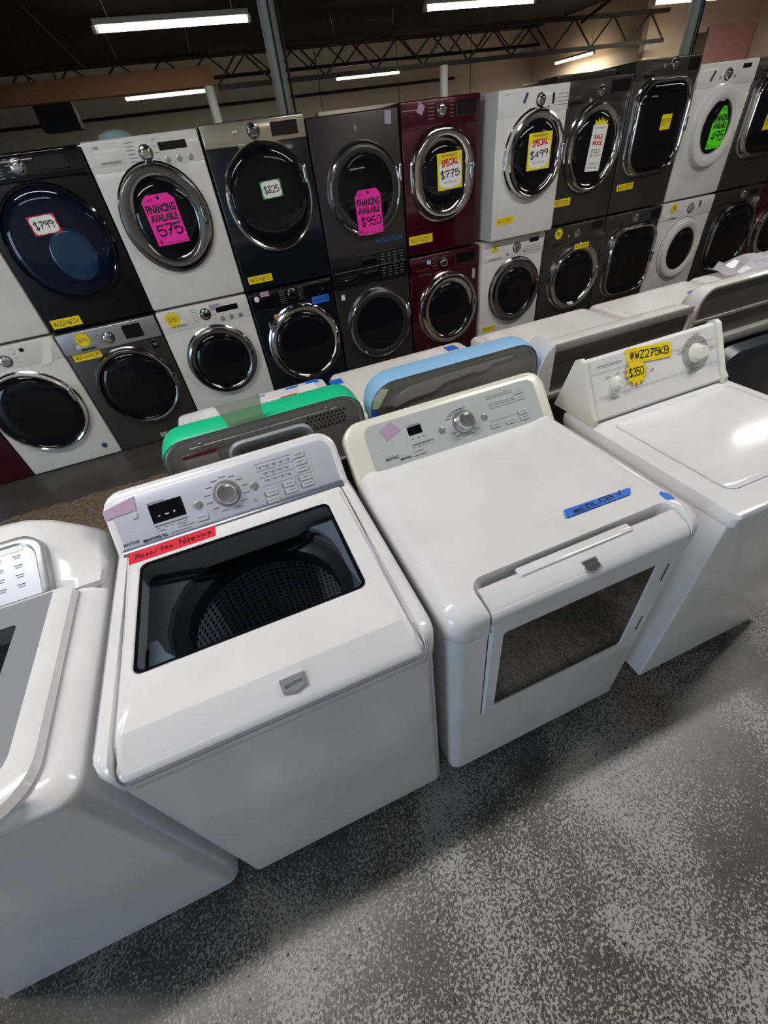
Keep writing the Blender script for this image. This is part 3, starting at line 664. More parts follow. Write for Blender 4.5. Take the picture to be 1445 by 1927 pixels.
MB().loft([(rr(.138, W-.166, .128, .447, (.03, .03, .01, .01), 8), .976), (rr(.138, W-.166, .128, .447, (.03, .03, .01, .01), 8), .980)]).obj('lid_glass', 'lidglass', lid)
MB().loft([(rr(.08, W-.15, .10, .49, .12, 8), .90), (rr(.11, W-.18, .12, .47, .17, 8), .84)], cap0=False, cap1=False).obj('tub_cover', 'tub', t)
def tubmat():
    m = mat('tub_diamond_steel', S(180, 178, 172), 0.35, 0.2); n, l = nodes(m)
    v = n.new('ShaderNodeTexVoronoi'); v.inputs['Scale'].default_value = 42; tc = n.new('ShaderNodeTexCoord'); bp = n.new('ShaderNodeBump'); bp.inputs['Strength'].default_value = 1.0; bp.inputs['Distance'].default_value = .02
    l.new(tc.outputs['Object'], v.inputs['Vector']); l.new(v.outputs['Distance'], bp.inputs['Height']); l.new(bp.outputs[0], n['Principled BSDF'].inputs['Normal']); return m
MB().loft([(rr(.095, W-.165, .11, .48, .18, 8), .86), (rr(.09, W-.16, .10, .49, .19, 8), .76), (rr(.10, W-.17, .11, .48, .18, 8), .66)], cap0=False, cap1=True).obj('drum', tubmat(), t)
# rounded console hump, built as cross-sections along x
def hump(h):      # y, z outline; h = crest height
    return [(.530, .945), (.530, .962), (.56, .962+(h-.962)*.18), (.60, .962+(h-.962)*.42), (.645, .962+(h-.962)*.72), (.69, .962+(h-.962)*.96), (.715, h), (.735, h-.004), (.748, h-.03), (.752, .93), (.752, .90), (.65, .90)]
st_ = [(.0, .966, .0), (.012, .985, 0), (.05, 1.022, 0), (.10, 1.062, 0), (.15, 1.083, 0), (.20, 1.09, 0), (W-.20, 1.09, 0), (W-.15, 1.083, 0), (W-.10, 1.062, 0), (W-.05, 1.022, 0), (W-.012, .985, 0), (W, .966, 0)]
MB().loft([(hump(h), x) for x, h, _ in st_], lambda a, b, x: (x, a, b)).obj('console', 'white', t, angle=60)
F3 = Tilt(.534, .974, .165, .113)
con = MB().loft([(rr(.09, W-.105, -.004, .168, (.01, .01, .055, .055), 6), -.03), (rr(.09, W-.105, -.004, .168, (.01, .01, .055, .055), 6), .010), (rr(.097, W-.112, .0, .161, (.008, .008, .05, .05), 6), .015), (rr(.107, W-.122, .0, .151, (.006, .006, .045, .045), 6), .015), (rr(.114, W-.129, .002, .144, (.006, .006, .04, .04), 6), .009)], F3, cap1=False).obj('console_bezel', 'silver', t)
MB().loft([(rr(.112, W-.127, .0, .146, (.006, .006, .04, .04), 6), .004), (rr(.112, W-.127, .0, .146, (.006, .006, .04, .04), 6), .0098)], F3).obj('control_panel', 'panelblue', con)
rows = []
for i in range(7):
    for j in range(4):
        u = W-.17-.045*i; v = .118-.026*j
        rows += [(u-.010, u+.010, v, .0022), (u-.007, u+.008, v-.006, .0020)]
marks(F3, rows, con, 'inkgrey', .0104)
o = MB().poly([(W-.30, .128), (W-.152, .130), (W-.152, .142), (W-.30, .142)], .0098, .011, F3).obj('panel_label', 'paper', con, smooth=False)
MB().poly([(W-.30, .122), (W-.215, .124), (W-.215, .142), (W-.30, .142)], .0108, .0116, F3).obj('display', 'blackgloss', o, smooth=False)

# ------------------------------------------------------------------ middle row: machines turned away, their metal backs to us
def back_machine(x, w, label, kind, top, back='galv', ybk=.88, cat='dryer', tall=1.14, name='clothes_dryer', r=.085, rise=.0):
    t = thing(name, label, cat, (x, ybk, 0), group='middle row machines with their backs to the front row')
    D = 1.515-ybk
    MB().loft([(rr(.004, w-.004, .02, D-.01, .02), .02), (rr(.002, w-.002, .02, D-.01, .02), .89)]).obj('cabinet', 'galvdark', t)
    MB().loft([(rr(0, w, .012, D, .03), .885), (rr(0, w, .012, D, .03), .918), (rr(.008, w-.008, .02, D-.01, .03), .930), (rr(.02, w-.02, .03, D-.02, .03), .932)]).obj('top_cover', top, t)
    MB().loft([(rr(.05, w-.05, .13, D-.05, .02), .9315), (rr(.055, w-.055, .135, D-.055, .02), .937)]).obj('lid', top, t)
    tt = tall
    sh = MB().loft([(rr(0, w, .86, tt, (.004, .004, r, r), 7), 0), (rr(.0, w, .86, tt+.008*(rise > 0), (.004, .004, r, r), 7), .012), (rr(.002, w-.002, .86, tt+rise, (.004, .004, r, r), 7), .055), (rr(.006, w-.006, .86, tt+rise-.006, (.004, .004, r, r), 7), .075), (rr(.02, w-.02, .86, tt-.04, (.004, .004, r, r), 7), .105), (rr(.03, w-.03, .86, .95, (.004, .004, .02, .02), 7), .15)], BACK, cap0=False)
    sh.obj('console', top, t)
    rim = MB().loft([(rr(.0, w, .86, tt, (.004, .004, r, r), 7), .0), (rr(.004, w-.004, .864, tt-.004, (.004, .004, r, r), 7), -.003), (rr(.012, w-.012, .87, tt-.012, (.004, .004, r*.9, r*.9), 7), -.001), (rr(.014, w-.014, .872, tt-.014, (.004, .004, r*.9, r*.9), 7), .006)], BACK, cap0=False, cap1=False).obj('back_rim', 'galv' if kind != 'white' else top, t)
    bp = MB().loft([(rr(.012, w-.012, .868, tt-.012, (.004, .004, r*.9, r*.9), 7), .004), (rr(.012, w-.012, .868, tt-.012, (.004, .004, r*.9, r*.9), 7), .008)], BACK).obj('back_plate', back, t)
    return t, bp
def tape_over(t, w, m, r, tall, y0=-.002, y1=.07, a=0.0, b=1.0, x0=0.0, rise=.035):
    # tape laid along the rounded top edge of the console, following its outline
    P = rr(x0-.002, w+.002, .86, tall+.003, (.004, .004, r, r), 7)
    P = P[15:]+P[:1]           # right side up over the top and down the left side
    P = [(w+.002, .99)]+P[1:-1]+[(x0-.002, .99)]
    n = len(P); P = P[int(a*(n-1)):int(b*(n-1))+1]
    mb = MB(); 
    up = lambda k: [(p[0], p[1]+rise*k*max(0, min(1, (p[1]-1.0)/(tall-1.0)))) for p in P]
    mb.loft([(up(0), y0), (up(.85), .014), (up(1.15), .056), (up(.9), y1)], BACK, cap0=False, cap1=False, closed=False)
    return mb.obj('tape_strip', m, t, recalc=True)
t, bp = back_machine(.165, .69, 'white machine seen from its steel back, teal tape along its console', 'metal', 'white', tall=1.112, rise=.014)
tape_over(t, .69, 'tapeteal', .085, 1.112, y0=-.004, y1=.077, rise=.014)
MB().loft([(rr(.20, .50, .93, 1.056, .05, 6), .003), (rr(.207, .493, .937, 1.050, .045, 6), -.010), (rr(.222, .478, .952, 1.035, .035, 6), -.010), (rr(.226, .474, .956, 1.031, .035, 6), -.008), (rr(.238, .462, .968, 1.019, .025, 6), .0035)], BACK, cap0=False, cap1=False).obj('stamped_recess', 'badgemetal', bp)
mb = MB()
for i in range(10):
    for j in range(4): mb.lathe([(.0045, .0028), (.0045, .0034)], .485+i*.0145+.007*(j % 2), 1.02+j*.014, 8, BACK)
mb.obj('vent_holes', 'ink', bp)
o = MB().poly([(.06, 1.0), (.17, 1.0), (.17, 1.055), (.06, 1.055)], .002, .0036, BACK).obj('warning_label', 'warnpaper', bp, smooth=False)
MB().poly([(.06, 1.043), (.17, 1.043), (.17, 1.055), (.06, 1.055)], .0012, .002, BACK).obj('label_stripe', mat('label_maroon', S(110, 30, 26), .6), o, smooth=False)
for z in (1.072,): MB().box(.09, .60, -.001, .004, z, z+.006, .002, 1).obj('stamped_ridge', 'galv', bp)
for sx in (.13, .56): MB().lathe([(.006, .003), (.006, -.001), (.003, -.002), (.00001, -.002)], sx, 1.085, 10, BACK).obj('screw', 'chrome', bp)
mt = MB().flat([(.215, 1.195), (.358, 1.195), (.350, 1.118), (.236, 1.112)], [(0, 1, 2, 3)], BACK, .0).obj('masking_tape', 'tapeolive', t, smooth=False, recalc=False)
mt.rotation_euler = (0, 0, 0); mt.location = (0, -.006, 0)
# papers and tape lying on its top
MB().box(.40, .50, .47, .53, .9372, .9385).obj('paper_label', 'paper', t)
MB().box(.46, .535, .475, .515, .9386, .9392).obj('red_label', 'signred', t)
MB().box(.55, .635, .475, .58, .9372, .9390).obj('paper_label', 'paper', t)
for a in ((.50, .56, .55, .61), (.36, .40, .56, .60), (.60, .66, .585, .625)): MB().box(a[0], a[1], a[2], a[3], .9326, .9334).obj('blue_tape', 'tapeblue', t)

t, bp = back_machine(.885, .715, 'white machine seen from its steel back, pale blue tape along its console', 'metal', 'warm', tall=1.115, r=.10, rise=.012)
tape_over(t, .715, 'tapepale', .10, 1.115, y0=-.004, y1=.077, rise=.012)
MB().poly([(.06, 1.03), (.16, 1.075), (.40, 1.09), (.60, 1.09), (.60, 1.078), (.50, 1.072), (.49, 1.058), (.44, 1.056), (.43, 1.062), (.30, 1.052), (.26, 1.03), (.16, 1.025), (.10, 1.01)], .001, .003, BACK).obj('torn_film', 'warnpaper', bp, smooth=False)
MB().poly([(.004, 1.03), (.03, 1.03), (.075, 1.09), (.05, 1.10), (.015, 1.07)], -.006, -.0045, BACK).obj('pale_yellow_tape', mat('tape_pale_yellow', S(214, 224, 190), .5), bp, smooth=False)
MB().poly([(.0, .99), (.03, 1.0), (.02, 1.03), (.002, 1.035)], -.008, -.0065, BACK).obj('blue_tape', 'tapeblue', bp, smooth=False)
MB().box(-.02, .04, .50, .56, .9326, .9334).obj('blue_tape', 'tapeblue', t)
MB().box(.60, .66, .52, .58, .9376, .9384).obj('blue_tape', 'tapeblue', t)
pp = MB().loft([([(.58, .32), (.80, .33), (.82, .37), (.60, .37)], .950), ([(.58, .32), (.80, .33), (.82, .37), (.60, .37)], .9515)]).obj('paper_sheet', 'silver')
pp.location = (.92, .98, 0); tag(pp, 'small grey folded sheet lying behind the pale blue taped console', 'sheet')

t, bp = back_machine(1.665, .735, 'white machine with a wide flat dark back panel and squared console', 'white', 'warm', back='galvdark', tall=1.075, r=.02)
MB().box(.0, .735, -.006, .004, 1.045, 1.075, .002).obj('top_flange', 'galv', bp)
MB().box(.0, .735, -.02, .004, .85, .875, .002).obj('lower_rail', 'galv', bp)
MB().loft([([(-.06, .80), (-.055, .99), (-.03, 1.05), (.01, 1.085), (.01, .80)], -.01), ([(-.06, .80), (-.055, .99), (-.03, 1.05), (.01, 1.085), (.01, .80)], .12)], BACK).obj('end_cap', 'white', t)
t, bp = back_machine(2.43, .72, 'white machine with rounded dark back behind the old washer', 'metal', 'warm', back='galvdark', tall=1.13, r=.07)
MB().box(.0, .72, -.004, .006, .985, 1.0, .003).obj('stamped_ridge', 'galv', bp)
MB().box(.0, .72, -.03, .02, .86, .90, .006).obj('lower_rail', 'galv', bp)
# rounded drum cover on the cabinet back, and the drain hose elbow
MB().loft([(rr(.18, .70, .30, .84, .12, 6), -.018), (rr(.20, .68, .32, .82, .11, 6), -.075), (rr(.24, .64, .36, .78, .08, 6), -.085)], BACK).obj('back_cover', 'darktub', t)
MB().tube([(.12, -.05, .78), (.16, -.07, .72), (.20, -.10, .66), (.27, -.12, .62), (.30, -.12, .52), (.30, -.1, .3)], .028, 12).obj('drain_hose', 'darktub', t)
MB().tube([(.04, -.06, .70), (.10, -.09, .68), (.15, -.10, .66)], .024, 10).obj('hose_end', 'silver', t)
for z in (.80, .74): MB().box(.05, .14, -.03, -.015, z, z+.01).obj('bracket', 'galv', t)
MB().poly([(.50, .43), (.60, .36), (.63, .40), (.60, .42), (.56, .46), (.50, .44)], .9372, .938, XYZ).obj('blue_tape', 'tapeblue', t, smooth=False)
t, bp = back_machine(3.17, .72, 'white machine at the right edge with its dark back to us', 'metal', 'warm', back='galvdark', tall=1.13, r=.07)
# crumpled plastic film
mb = MB(); rows = []
for j in range(9):
    rows.append(([(3.28+.55*i/10+.02*random.uniform(-1, 1), 1.20+.32*j/8+.02*random.uniform(-1, 1)) for i in range(11)], 0))
vv = [[mb.bm.verts.new((p[0], p[1], .945+.05*abs(math.sin(i*1.1+j*.7))*(0.4+.6*math.sin(PI*i/10))+.012*random.random())) for i, p in enumerate(r_[0])] for j, r_ in enumerate(rows)]
for j in range(8):
    for i in range(10): mb.bm.faces.new((vv[j][i], vv[j][i+1], vv[j+1][i+1], vv[j+1][i]))
tag(mb.obj('plastic_film', 'film', None, angle=20), 'crumpled clear plastic film on the machine at right edge', 'plastic film')

# ------------------------------------------------------------------ the wall of stacked front-loaders
YS = 3.303; X0 = -.6445; PITCH = .695
def door_loops(cx, cz, rx, rz, cr, levels):
    out = []
    for ins, d in levels:
        a, b = rx-ins, rz-ins
        if cr >= 1: # ellipse with the loop topology
            P = [(cx+a*math.cos(2*PI*i/40), cz+b*math.sin(2*PI*i/40)) for i in range(40)]
        else:
            P = rr(cx-a, cx+a, cz-b, cz+b, max(.01, cr*min(rx, rz)-ins*.7), 8)
        out.append((P, d))
    return out
def front_loader(col, z0, h, name, label, body, panel, door, ctl, w=.688, yo=0.0, xo=0.0, upper=True):
    x = X0+col*PITCH+xo
    t = thing(name, label, 'dryer' if name == 'clothes_dryer' else 'washing machine', (x, YS+yo, z0), group='upper row of stacked front-loading machines' if upper else 'lower row of front-loading machines')
    MB().box(.003, w-.003, 0, .74, .006, h-.002, .010, 3).obj('cabinet', body, t)
    for px in (.08, w-.08): MB().lathe([(.02, 0), (.02, .008)], px, .08, 10).obj('foot', 'rubber', t)
    # control panel
    ph = ctl.get('h', .155)
    if ctl.get('raised', True):
        MB().box(.006, w-.006, -.016, .01, h-ph-.004, h-.006, .008, 3).obj('control_panel', panel, t); f0 = .0165
    else:
        MB().box(.004, w-.004, -.0035, .01, h-ph, h-.008, .003, 2).obj('control_panel', panel, t); f0 = .004
    f = lambda u, v, d: (u, -(d+f0), v)
    du, dv = ctl.get('dial', (.345, h-.085))
    dm = ctl.get('dialm', 'chrome'); drd = ctl.get('dr', .034)
    k = MB().lathe([(drd, 0), (drd, .006), (drd*.86, .020), (drd*.5, .024), (.00001, .022)], du, dv, 24, f).obj('dial', dm, t)
    MB().lathe([(drd*1.22, 0), (drd*1.22, .003), (drd, .004)], du, dv, 24, f).obj('dial_ring', ctl.get('ringm', 'chromed'), k)
    if 'disp' in ctl:
        a, b, c, d = ctl['disp']; MB().box(a, b, -(f0+.0025), -f0+.004, h-c, h-d, .003, 1).obj('display', 'blackgloss', t)
    for (u, v, r) in ctl.get('btns', ()):
        MB().lathe([(r, 0), (r, .004), (r*.75, .0055), (.00001, .0055)], u, h-v, 16, f).obj('button', ctl.get('btnm', 'silver'), t)
    if ctl.get('drawer'):
        a, b, c, d = ctl['drawer']; dr_ = MB().box(a, b, -(f0+.003), -f0+.004, h-c, h-d, .004, 2).obj('detergent_drawer', panel, t)
        MB().box(a+.02, b-.02, -(f0+.004), -f0+.002, h-c+.006, h-c+(c-d)*.45, .003, 1).obj('drawer_handle', ctl.get('drm', 'silver'), dr_)
    rows = []
    for (u0, u1, v0, v1, n) in ctl.get('lines', ()):
        for i in range(n): v = v0+(v1-v0)*i/max(1, n-1); rows.append((u0, u1, h-v, .0028))
    if rows: marks(f, rows, t, ctl.get('linem', 'inkgrey'), .0006)
    # door
    cx, cz, rx, rz = door['c']; cr = door.get('cr', 1); wd = door.get('w', .05); D = door.get('d', .05)
    dd = MB().loft(door_loops(cx, cz, rx, rz, cr, [(-.012, -.001), (-.010, .006), (0, .012), (0, D*.55), (.006, D*.9), (wd*.3, D), (wd*.75, D*.92), (wd, D*.72), (wd+.004, D*.5)]), FRONT, cap0=False, cap1=False).obj('door', door['ring'], t)
    if door.get('outer'):
        MB().loft(door_loops(cx, cz, rx+.016, rz+.016, cr, [(-.002, -.001), (0, .004), (.010, .006), (.020, .004)]), FRONT, cap0=False, cap1=False).obj('door_surround', door['outer'], dd)
    MB().loft(door_loops(cx, cz, rx, rz, cr, [(wd-.002, D*.60), (wd+.012, D*.80), (wd+.05, D*.96), (wd+.11, D*1.03), (min(rx, rz)*.93, D*1.05)]), FRONT, cap0=False, cap1=True).obj('door_glass', door.get('glass', 'doorglass'), dd, angle=60)
    if door.get('inner'):
        iu, iv, ra, rb = door['inner']
        MB().loft(door_loops(iu, iv, ra, rb, 1, [(0, D*1.0), (.012, D*1.10), (.04, D*1.14), (ra*.9, D*1.15)]), FRONT, cap0=False).obj('glass_bowl', 'doorinner', dd, angle=60)
    if door.get('handle', True):
        a = door.get('ha', 0.0); hx = cx+(rx-wd*.45)*math.cos(a); hz = cz+(rz-wd*.45)*math.sin(a)
        MB().box(hx-.012, hx+.016, -(D+.010), -D*.6, hz-.055, hz+.055, .009, 3).obj('door_handle', door.get('hm', door['ring']), dd)
    return t, D*1.05+.004
LGL = dict(raised=False, disp=(.43, .60, .085, .045), btns=((.46, .13, .017), (.53, .13, .017), (.60, .13, .017)), drawer=(.05, .21, .13, .085), lines=((.24, .29, .03, .12, 6), (.40, .42, .03, .12, 4)))
CHR = lambda c, w=.05, **k: dict(c=c, ring='chrome', w=w, **k)
UH = .955; LH = .99
# upper row, left to right
front_loader(-1, LH, .95, 'clothes_dryer', 'plain white dryer stacked at the left edge, upper row', 'stackwhite', 'stackwhite', CHR((.34, .50, .26, .28)), LGL)
t, o_ = front_loader(0, LH, .95, 'clothes_dryer', 'glossy black dryer with huge round black glass and red price sign', 'darksteel', 'blackgloss', dict(c=(.345, .49, .300, .315), ring='blackgloss', w=.012, d=.045, glass='doorglassblue', inner=(.39, .43, .13, .15), handle=False),
                     dict(h=.13, dial=(.33, .885), disp=(.42, .60, .10, .03), lines=((.10, .24, .03, .11, 7), (.27, .29, .03, .11, 4)), linem='silver'))
s_price(t, '$799', 'signred', .315, .605, .155, .10, o_, -.03)
s_tape(t, '#GGHWSV', .125, .052, .19, .058)
t, o_ = front_loader(1, LH, UH, 'clothes_dryer', 'white dryer with black and chrome door and pink financing tag, top left', 'stackwhite', 'stackwhite', dict(c=(.330, .525, .275, .30), ring='chromed', w=.085, d=.045), dict(LGL, drawer=(.05, .215, .125, .075)))
s_finance(t, '575', .315, .53, .205, .275, o_, -.02)
writing(t, [('b', 'LG', .075, UH-.035, .03, .014)], 'inkgrey', .0046)
t, o_ = front_loader(2, LH, .965, 'clothes_dryer', 'navy dryer with mirror chrome console and green 825 price sign', 'navy', 'mirrorpanel', dict(c=(.350, .550, .290, .31), ring='chrome', w=.018, d=.05, handle=True, ha=.35),
                     dict(h=.12, dial=(.335, .905), dr=.036, disp=(.45, .63, .10, .03), btns=((.215, .06, .014),), ringm='chromed', dialm='chromed'), yo=-.02)
s_price(t, '$825', 'green', .36, .60, .145, .10, o_, -.03)
s_tape(t, '#WFRJH6BSEV', .13, .075, .185, .05)
# the tower: one machine, two doors
x = X0+3*PITCH
t = thing('laundry_tower', 'dark grey one-piece laundry tower with pink 950 financing tag', 'laundry tower', (x, YS, 0))
MB().box(.003, .685, 0, .74, .006, 1.925, .012, 3).obj('cabinet', 'titanium', t)
MB().box(.006, .682, -.012, .01, .865, 1.085, .006, 3).obj('control_panel', 'darksteel', t)
MB().box(.03, .66, -.0135, 0, .983, .987, .001, 1).obj('panel_trim', 'silver', t)
MB().box(.06, .22, -.016, 0, .90, .955, .004).obj('detergent_drawer', 'blackgloss', t)
MB().box(.06, .22, -.019, -.012, .925, .932, .002, 1).obj('drawer_handle', 'chrome', t)
MB().box(.27, .40, -.0145, 0, 1.0, 1.07, .004).obj('display', 'blackgloss', t); MB().box(.27, .40, -.0145, 0, .89, .965, .004).obj('display', 'blackgloss', t)
rows = [(.44+.055*i, .475+.055*i, z, .004) for i in range(4) for z in (1.06, 1.04, 1.02, 1.0, .96, .94, .92, .90)]
marks(lambda u, v, d: (u, -(d+.0125), v), rows, t, 'silver', .0006)
for zc, rr_ in ((1.49, .285), (.53, .29)):
    d_ = MB().loft(door_loops(.365, zc, rr_, rr_, 1, [(-.006, 0), (0, .03), (.006, .046), (.014, .05), (.03, .044), (.04, .03)]), FRONT, cap0=False, cap1=False).obj('door', 'chrome', t)
    MB().loft(door_loops(.365, zc, rr_, rr_, 1, [(.03, .03), (.045, .044), (.07, .040), (.10, .05), (rr_*.9, .053)]), FRONT, cap0=False).obj('door_glass', 'doorglass', d_, angle=60)
    MB().loft(door_loops(.365, zc, rr_, rr_, 1, [(.022, .047), (.030, .0515), (.060, .0515), (.068, .046)]), FRONT, cap0=False, cap1=False).obj('door_trim', 'titanium', d_)
    MB().box(.635, .66, -.06, -.03, zc+.02, zc+.13, .01, 3).obj('door_handle', 'chrome', d_)
s_finance(t, '$950', .365, 1.36, .205, .28, .058, 0)
writing(t, [('h', '#AC0070LRW', .53, 1.155, .24, .028, 0)], 'tapeblue', .0008)
writing(t, [('b', 'E', .35, 1.845, .018, .03)], 'silver', .0008, name='brand_mark')
sticker(t, 'masking_tape', 'tapepurple', .60, 1.875, .05, .07, .001, .1)
MB().box(.055, .085, -.001, .001, .78, .82).obj('care_label', 'paper', t)
t, o_ = front_loader(4, LH, .955, 'clothes_dryer', 'maroon dryer with chrome oval door and yellow SPECIAL 775 sign', 'maroon', 'maroon', CHR((.325, .51, .262, .285), .075, cr=.93, d=.06),
                     dict(raised=False, h=.16, dial=(.33, .885), disp=(.45, .62, .11, .03), lines=((.22, .27, .03, .11, 5), (.40, .43, .03, .11, 5)), linem='silver'), w=.655)
s_special(t, '$775', .36, .535, .215, .225, o_, -.02); s_tape(t, '#BGC4Q2SEV', .12, .115, .215, .06)
sticker(t, 'masking_tape', 'tapepurple', .16, .905, .05, .055, .005, .5)
t, o_ = front_loader(5, LH, .945, 'clothes_dryer', 'white dryer set slightly forward, yellow SPECIAL 499 sign on door', 'stackwhite', 'stackwhite', CHR((.350, .545, .265, .275), .06, d=.06),
                     dict(raised=False, dial=(.375, .865), disp=(.475, .50, .11, .05), lines=((.53, .65, .06, .12, 4), (.06, .10, .03, .03, 1)), btns=((.275, .12, .01), (.45, .12, .01))), yo=-.11, xo=.035, w=.635)
s_special(t, '$499', .36, .57, .215, .225, o_, .0); s_tape(t, '#LGC28SE!', .13, .145, .165, .05)
sticker(t, 'masking_tape', 'inkblue', .24, .885, .02, .06, .005, .5)
t, o_ = front_loader(6, LH, .955, 'clothes_dryer', 'grey dryer with round chrome door and tall white price tag', 'graphite', 'graphite', CHR((.360, .52, .27, .29), .055, d=.06, outer='rubber'),
                     dict(raised=False, dial=(.375, .87), disp=(.47, .66, .10, .03), drawer=(.05, .22, .15, .09), drm='blackgloss', btns=((.28, .13, .014),)))
o = sticker(t, 'price_tag', 'paper', .36, .52, .15, .30, o_, .07)
writing(o, [('h', 'NEW WARRANTY', 0, .13, .11, .014), ('h', '$750', 0, -.03, .10, .06), ('p', 'CREDIT', 0, -.10, .11, .016), ('p', 'AVAILABLE', 0, -.125, .12, .014)])
writing(o, [('b', 'SALE', 0, .075, .09, .028), ('b', 'PRICE', 0, .035, .10, .028)], 'inkred', name='heading')
MB().poly([(-.06, .15), (.06, .15), (.065, .18), (.04, .165), (.028, .19), (.012, .168), (0, .195), (-.012, .168), (-.028, .19), (-.04, .165), (-.065, .18)], 0, .001).obj('tag_crown', 'signyel', o, smooth=False)
s_tape(t, '#KE75EE8V', .13, .175, .19, .055)
t, o_ = front_loader(7, LH, 1.02, 'clothes_dryer', 'taller graphite dryer with squarish door and small yellow 599 sign', 'graphite', 'graphite', CHR((.345, .59, .295, .31), .035, cr=.55, d=.06),
                     dict(raised=False, h=.12, dial=(.39, .975), disp=(.54, .67, .10, .02), drawer=(.06, .22, .115, .06), drm='blackgloss', btns=((.29, .05, .012),)), w=.688)
o = sticker(t, 'price_sign', 'signyel', .38, .62, .11, .10, o_, .0); writing(o, [('h', '$599', 0, 0, .085, .05)])
s_tape(t, '#KE7EE7', .14, .20, .19, .05)
t, o_ = front_loader(8, LH, .955, 'clothes_dryer', 'white dryer with plain white door ring and lime green tag', 'stackwhite', 'stackwhite', dict(c=(.345, .525, .265, .285), ring='stackwhite', w=.095, d=.06),
                     dict(raised=False, dial=(.345, .87), disp=(.50, .60, .06, .03), btns=((.26, .10, .010), (.43, .10, .010))))
s_finance(t, '495', .35, .52, .19, .29, o_, .0, 'lime', 'arrow', extra='')
sticker(t, 'masking_tape', 'inkblue', .17, .87, .02, .07, .005, .5)
t, o_ = front_loader(9, LH, .955, 'clothes_dryer', 'grey dryer with squarish door and yellow sign, at right edge', 'graphite', 'graphite', CHR((.345, .555, .29, .30), .035, cr=.55, d=.06),
                     dict(raised=False, dial=(.39, .87), disp=(.54, .67, .10, .02), drawer=(.06, .22, .115, .06), drm='blackgloss'))
o = sticker(t, 'price_sign', 'signyel', .30, .50, .12, .11, o_, .0); writing(o, [('h', '$599', 0, 0, .09, .055)])
t, o_ = front_loader(10, LH, .955, 'clothes_dryer', 'maroon dryer stacked beyond the right edge', 'maroon', 'maroon', CHR((.345, .525, .27, .285), .07, d=.06), dict(raised=False))

# lower row
front_loader(-2, 0, .98, 'clothes_washer', 'maroon washer peeking in at the far left, lower row', 'maroon', 'maroon', CHR((.345, .50, .27, .28), .07, d=.06), dict(raised=False), upper=False)
t, o_ = front_loader(-1, 0, .98, 'clothes_washer', 'white washer with very large black door and silver sticker, lower left', 'stackwhite', 'stackwhite', dict(c=(.33, .49, .300, .305), ring='chrome', w=.022, d=.055, ha=.3), dict(LGL, dial=(.335, .885), drawer=None, disp=(.45, .48, .06, .035), btns=()), upper=False)
MB().poly([(.52, .80), (.60, .815), (.64, .90), (.675, .955), (.66, .975), (.62, .965), (.605, .93), (.55, .85)], .004, .0052).obj('silver_sticker', 'paper', t, smooth=False)
MB().lathe([(.022, 0), (.022, .002)], .59, .10, 18, FRONT).obj('round_sticker', 'inkblue', t)
t, o_ = front_loader(0, 0, .98, 'clothes_washer', 'graphite washer with silver console and yellow price star, lower left', 'graphite', 'silver', dict(c=(.365, .505, .285, .295), ring='chromed', w=.03, d=.06, glass='doorglass'),
                     dict(h=.15, dial=(.33, .895), disp=(.44, .57, .125, .03), drawer=(.10, .24, .145, .095), drm='blackgloss', lines=((.26, .28, .03, .11, 4),)), upper=False)
s_burst(t, '$650', .165, .915, .11, .020); s_tape(t, '#GGAHHUM', .135, .80, .19, .052)
MB().box(.585, .63, -.002, .001, .745, .80).obj('warranty_sticker', 'blackgloss', t); writing(t, [('b', '10', .6075, .778, .03, .02)], 'silver', .0024)
MB().box(.33, .39, -.002, .001, .035, .075).obj('care_label', 'warnpaper', t)
t, o_ = front_loader(1, 0, .98, 'clothes_washer', 'white washer with dark chrome door and yellow star, below pink-tagged dryer', 'stackwhite', 'stackwhite', dict(c=(.355, .545, .262, .265), ring='chromed', w=.055, d=.055),
                     dict(LGL, dial=(.345, .905)), upper=False)
s_burst(t, '$450', .105, .915, .12, .008)
sticker(t, 'masking_tape', 'tapepurple', .43, .94, .08, .04, .005, .0)
t, o_ = front_loader(2, 0, .98, 'clothes_washer', 'navy washer with ribbed chrome ring and blue tape label', 'navy', 'blackgloss', dict(c=(.365, .52, .300, .31), ring='chrome', w=.05, d=.06, glass='doorglass'),
                     dict(h=.14, dial=(.345, .915), dr=.036, dialm='blackgloss', ringm='chrome', disp=(.46, .60, .11, .03), lines=((.24, .29, .03, .115, 7), (.395, .44, .03, .115, 7)), linem='silver'), upper=False)
MB().box(.004, .684, -.020, -.012, .972, .978, .002, 1).obj('panel_trim', 'chrome', t); MB().box(.004, .684, -.020, -.012, .834, .840, .002, 1).obj('panel_trim', 'chrome', t)
s_tape(t, '#SWRAYCB', .565, .835, .145, .055, .022, 0, 'tapeblue')
MB().poly([(.16, .73), (.21, .70), (.24, .74), (.245, .79), (.16, .79)], .001, .003).obj('orange_sticker', 'orange', t, smooth=False)
MB().lathe([(.02, .0), (.02, .022)], .06, .93, 16, FRONT).obj('round_button', 'paper', t)
MB().box(.10, .115, -.002, .001, .65, .74).obj('paper_label', 'silver', t)
sticker(t, 'masking_tape', 'tapepurple', .13, .955, .07, .035, .018, .0)
t, o_ = front_loader(4, 0, .98, 'clothes_washer', 'maroon washer with wide chrome door, under the maroon dryer', 'maroon', 'maroon', CHR((.360, .52, .285, .30), .075, d=.065),
                     dict(raised=False, dial=(.33, .90), disp=(.45, .64, .11, .03), drawer=(.06, .20, .16, .10), drm='rubber', lines=((.22, .27, .03, .11, 5),), linem='silver'), upper=False)
sticker(t, 'tape_scrap', 'tapepale', .185, .925, .04, .03, .005, .2); MB().box(.62, .65, -.002, .001, .72, .80).obj('paper_label', 'warnpaper', t)
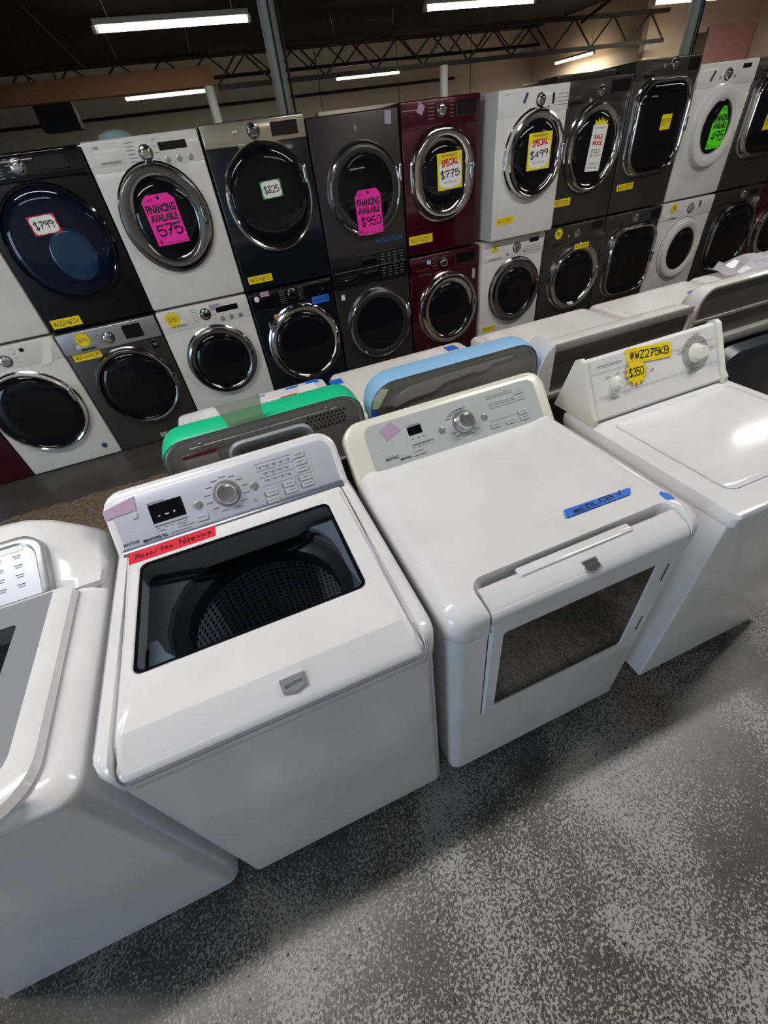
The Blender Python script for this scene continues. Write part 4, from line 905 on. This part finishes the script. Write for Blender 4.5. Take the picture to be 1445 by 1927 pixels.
t, o_ = front_loader(5, 0, .98, 'clothes_washer', 'white washer with grey door ring and yellow tape near its base', 'stackwhite', 'stackwhite', dict(c=(.365, .545, .265, .27), ring='chromed', w=.075, d=.055),
                     dict(raised=False, dial=(.365, .90), disp=(.50, .60, .065, .03), drawer=(.05, .22, .15, .105), lines=((.47, .62, .09, .13, 3),), btns=((.27, .12, .012), (.45, .12, .012))), upper=False, yo=-.03, w=.665)
s_burst(t, '$', .13, .93, .07, .008); s_tape(t, '#WM2U12', .11, .235, .15, .045)
t, o_ = front_loader(6, 0, .98, 'clothes_washer', 'grey washer with chrome door crossed by yellow tape and yellow star', 'graphite', 'graphite', CHR((.38, .525, .285, .29), .06, d=.06),
                     dict(raised=False, dial=(.36, .90), disp=(.53, .65, .08, .02), drawer=(.07, .24, .16, .10), drm='blackgloss', btns=((.27, .09, .012),)), upper=False)
s_burst(t, '$', .145, .925, .10, .008); s_tape(t, '#KE7SEEBV', .385, .80, .17, .045, .066)
t, o_ = front_loader(7, 0, .98, 'clothes_washer', 'graphite washer with squarish dark door, lower right', 'graphite', 'graphite', CHR((.375, .55, .285, .31), .03, cr=.55, d=.06),
                     dict(raised=False, h=.12, dial=(.36, .92), disp=(.55, .67, .11, .02), drawer=(.07, .24, .115, .07), drm='blackgloss'), upper=False)
t, o_ = front_loader(8, 0, .98, 'clothes_washer', 'white washer with plain white door ring and yellow star, lower right', 'stackwhite', 'stackwhite', dict(c=(.365, .545, .25, .27), ring='stackwhite', w=.075, d=.055, outer='silver'),
                     dict(raised=False, dial=(.38, .90), dialm='silver', disp=(.49, .51, .09, .03), drawer=(.07, .24, .15, .11), drm='rubber'), upper=False)
s_burst(t, '$', .15, .93, .09, .008)
t, o_ = front_loader(9, 0, .98, 'clothes_washer', 'dark grey washer with glossy oval door, lower right', 'titanium', 'titanium', dict(c=(.37, .54, .28, .31), ring='chromed', w=.02, d=.06, cr=.8),
                     dict(raised=False, dial=(.40, .92), disp=(.50, .62, .09, .03), drawer=(.07, .22, .12, .08), drm='blackgloss'), upper=False)
t, o_ = front_loader(10, 0, .98, 'clothes_washer', 'maroon washer with chrome door at the right edge, lower row', 'maroon', 'maroon', CHR((.36, .53, .28, .30), .07, d=.065), dict(raised=False), upper=False)

# things on top of the stacks
tag(MB().box(3.60, 4.19, 3.48, 3.95, 1.946, 1.99, .008).obj('metal_tray', 'titanium'), 'flat dark metal panel lying on top of the grey dryer', 'panel')
mb = MB(); mb.loft([(rr(.12, .36, 3.55, 3.8, .08, 4), 1.944), (rr(.14, .33, 3.57, 3.78, .08, 4), 1.98), (rr(.2, .28, 3.62, 3.72, .03, 4), 2.0)])
tag(mb.obj('folded_cloth', 'cloth', None, angle=80), 'crumpled pale blue cloth on top of the white upper dryer', 'cloth')
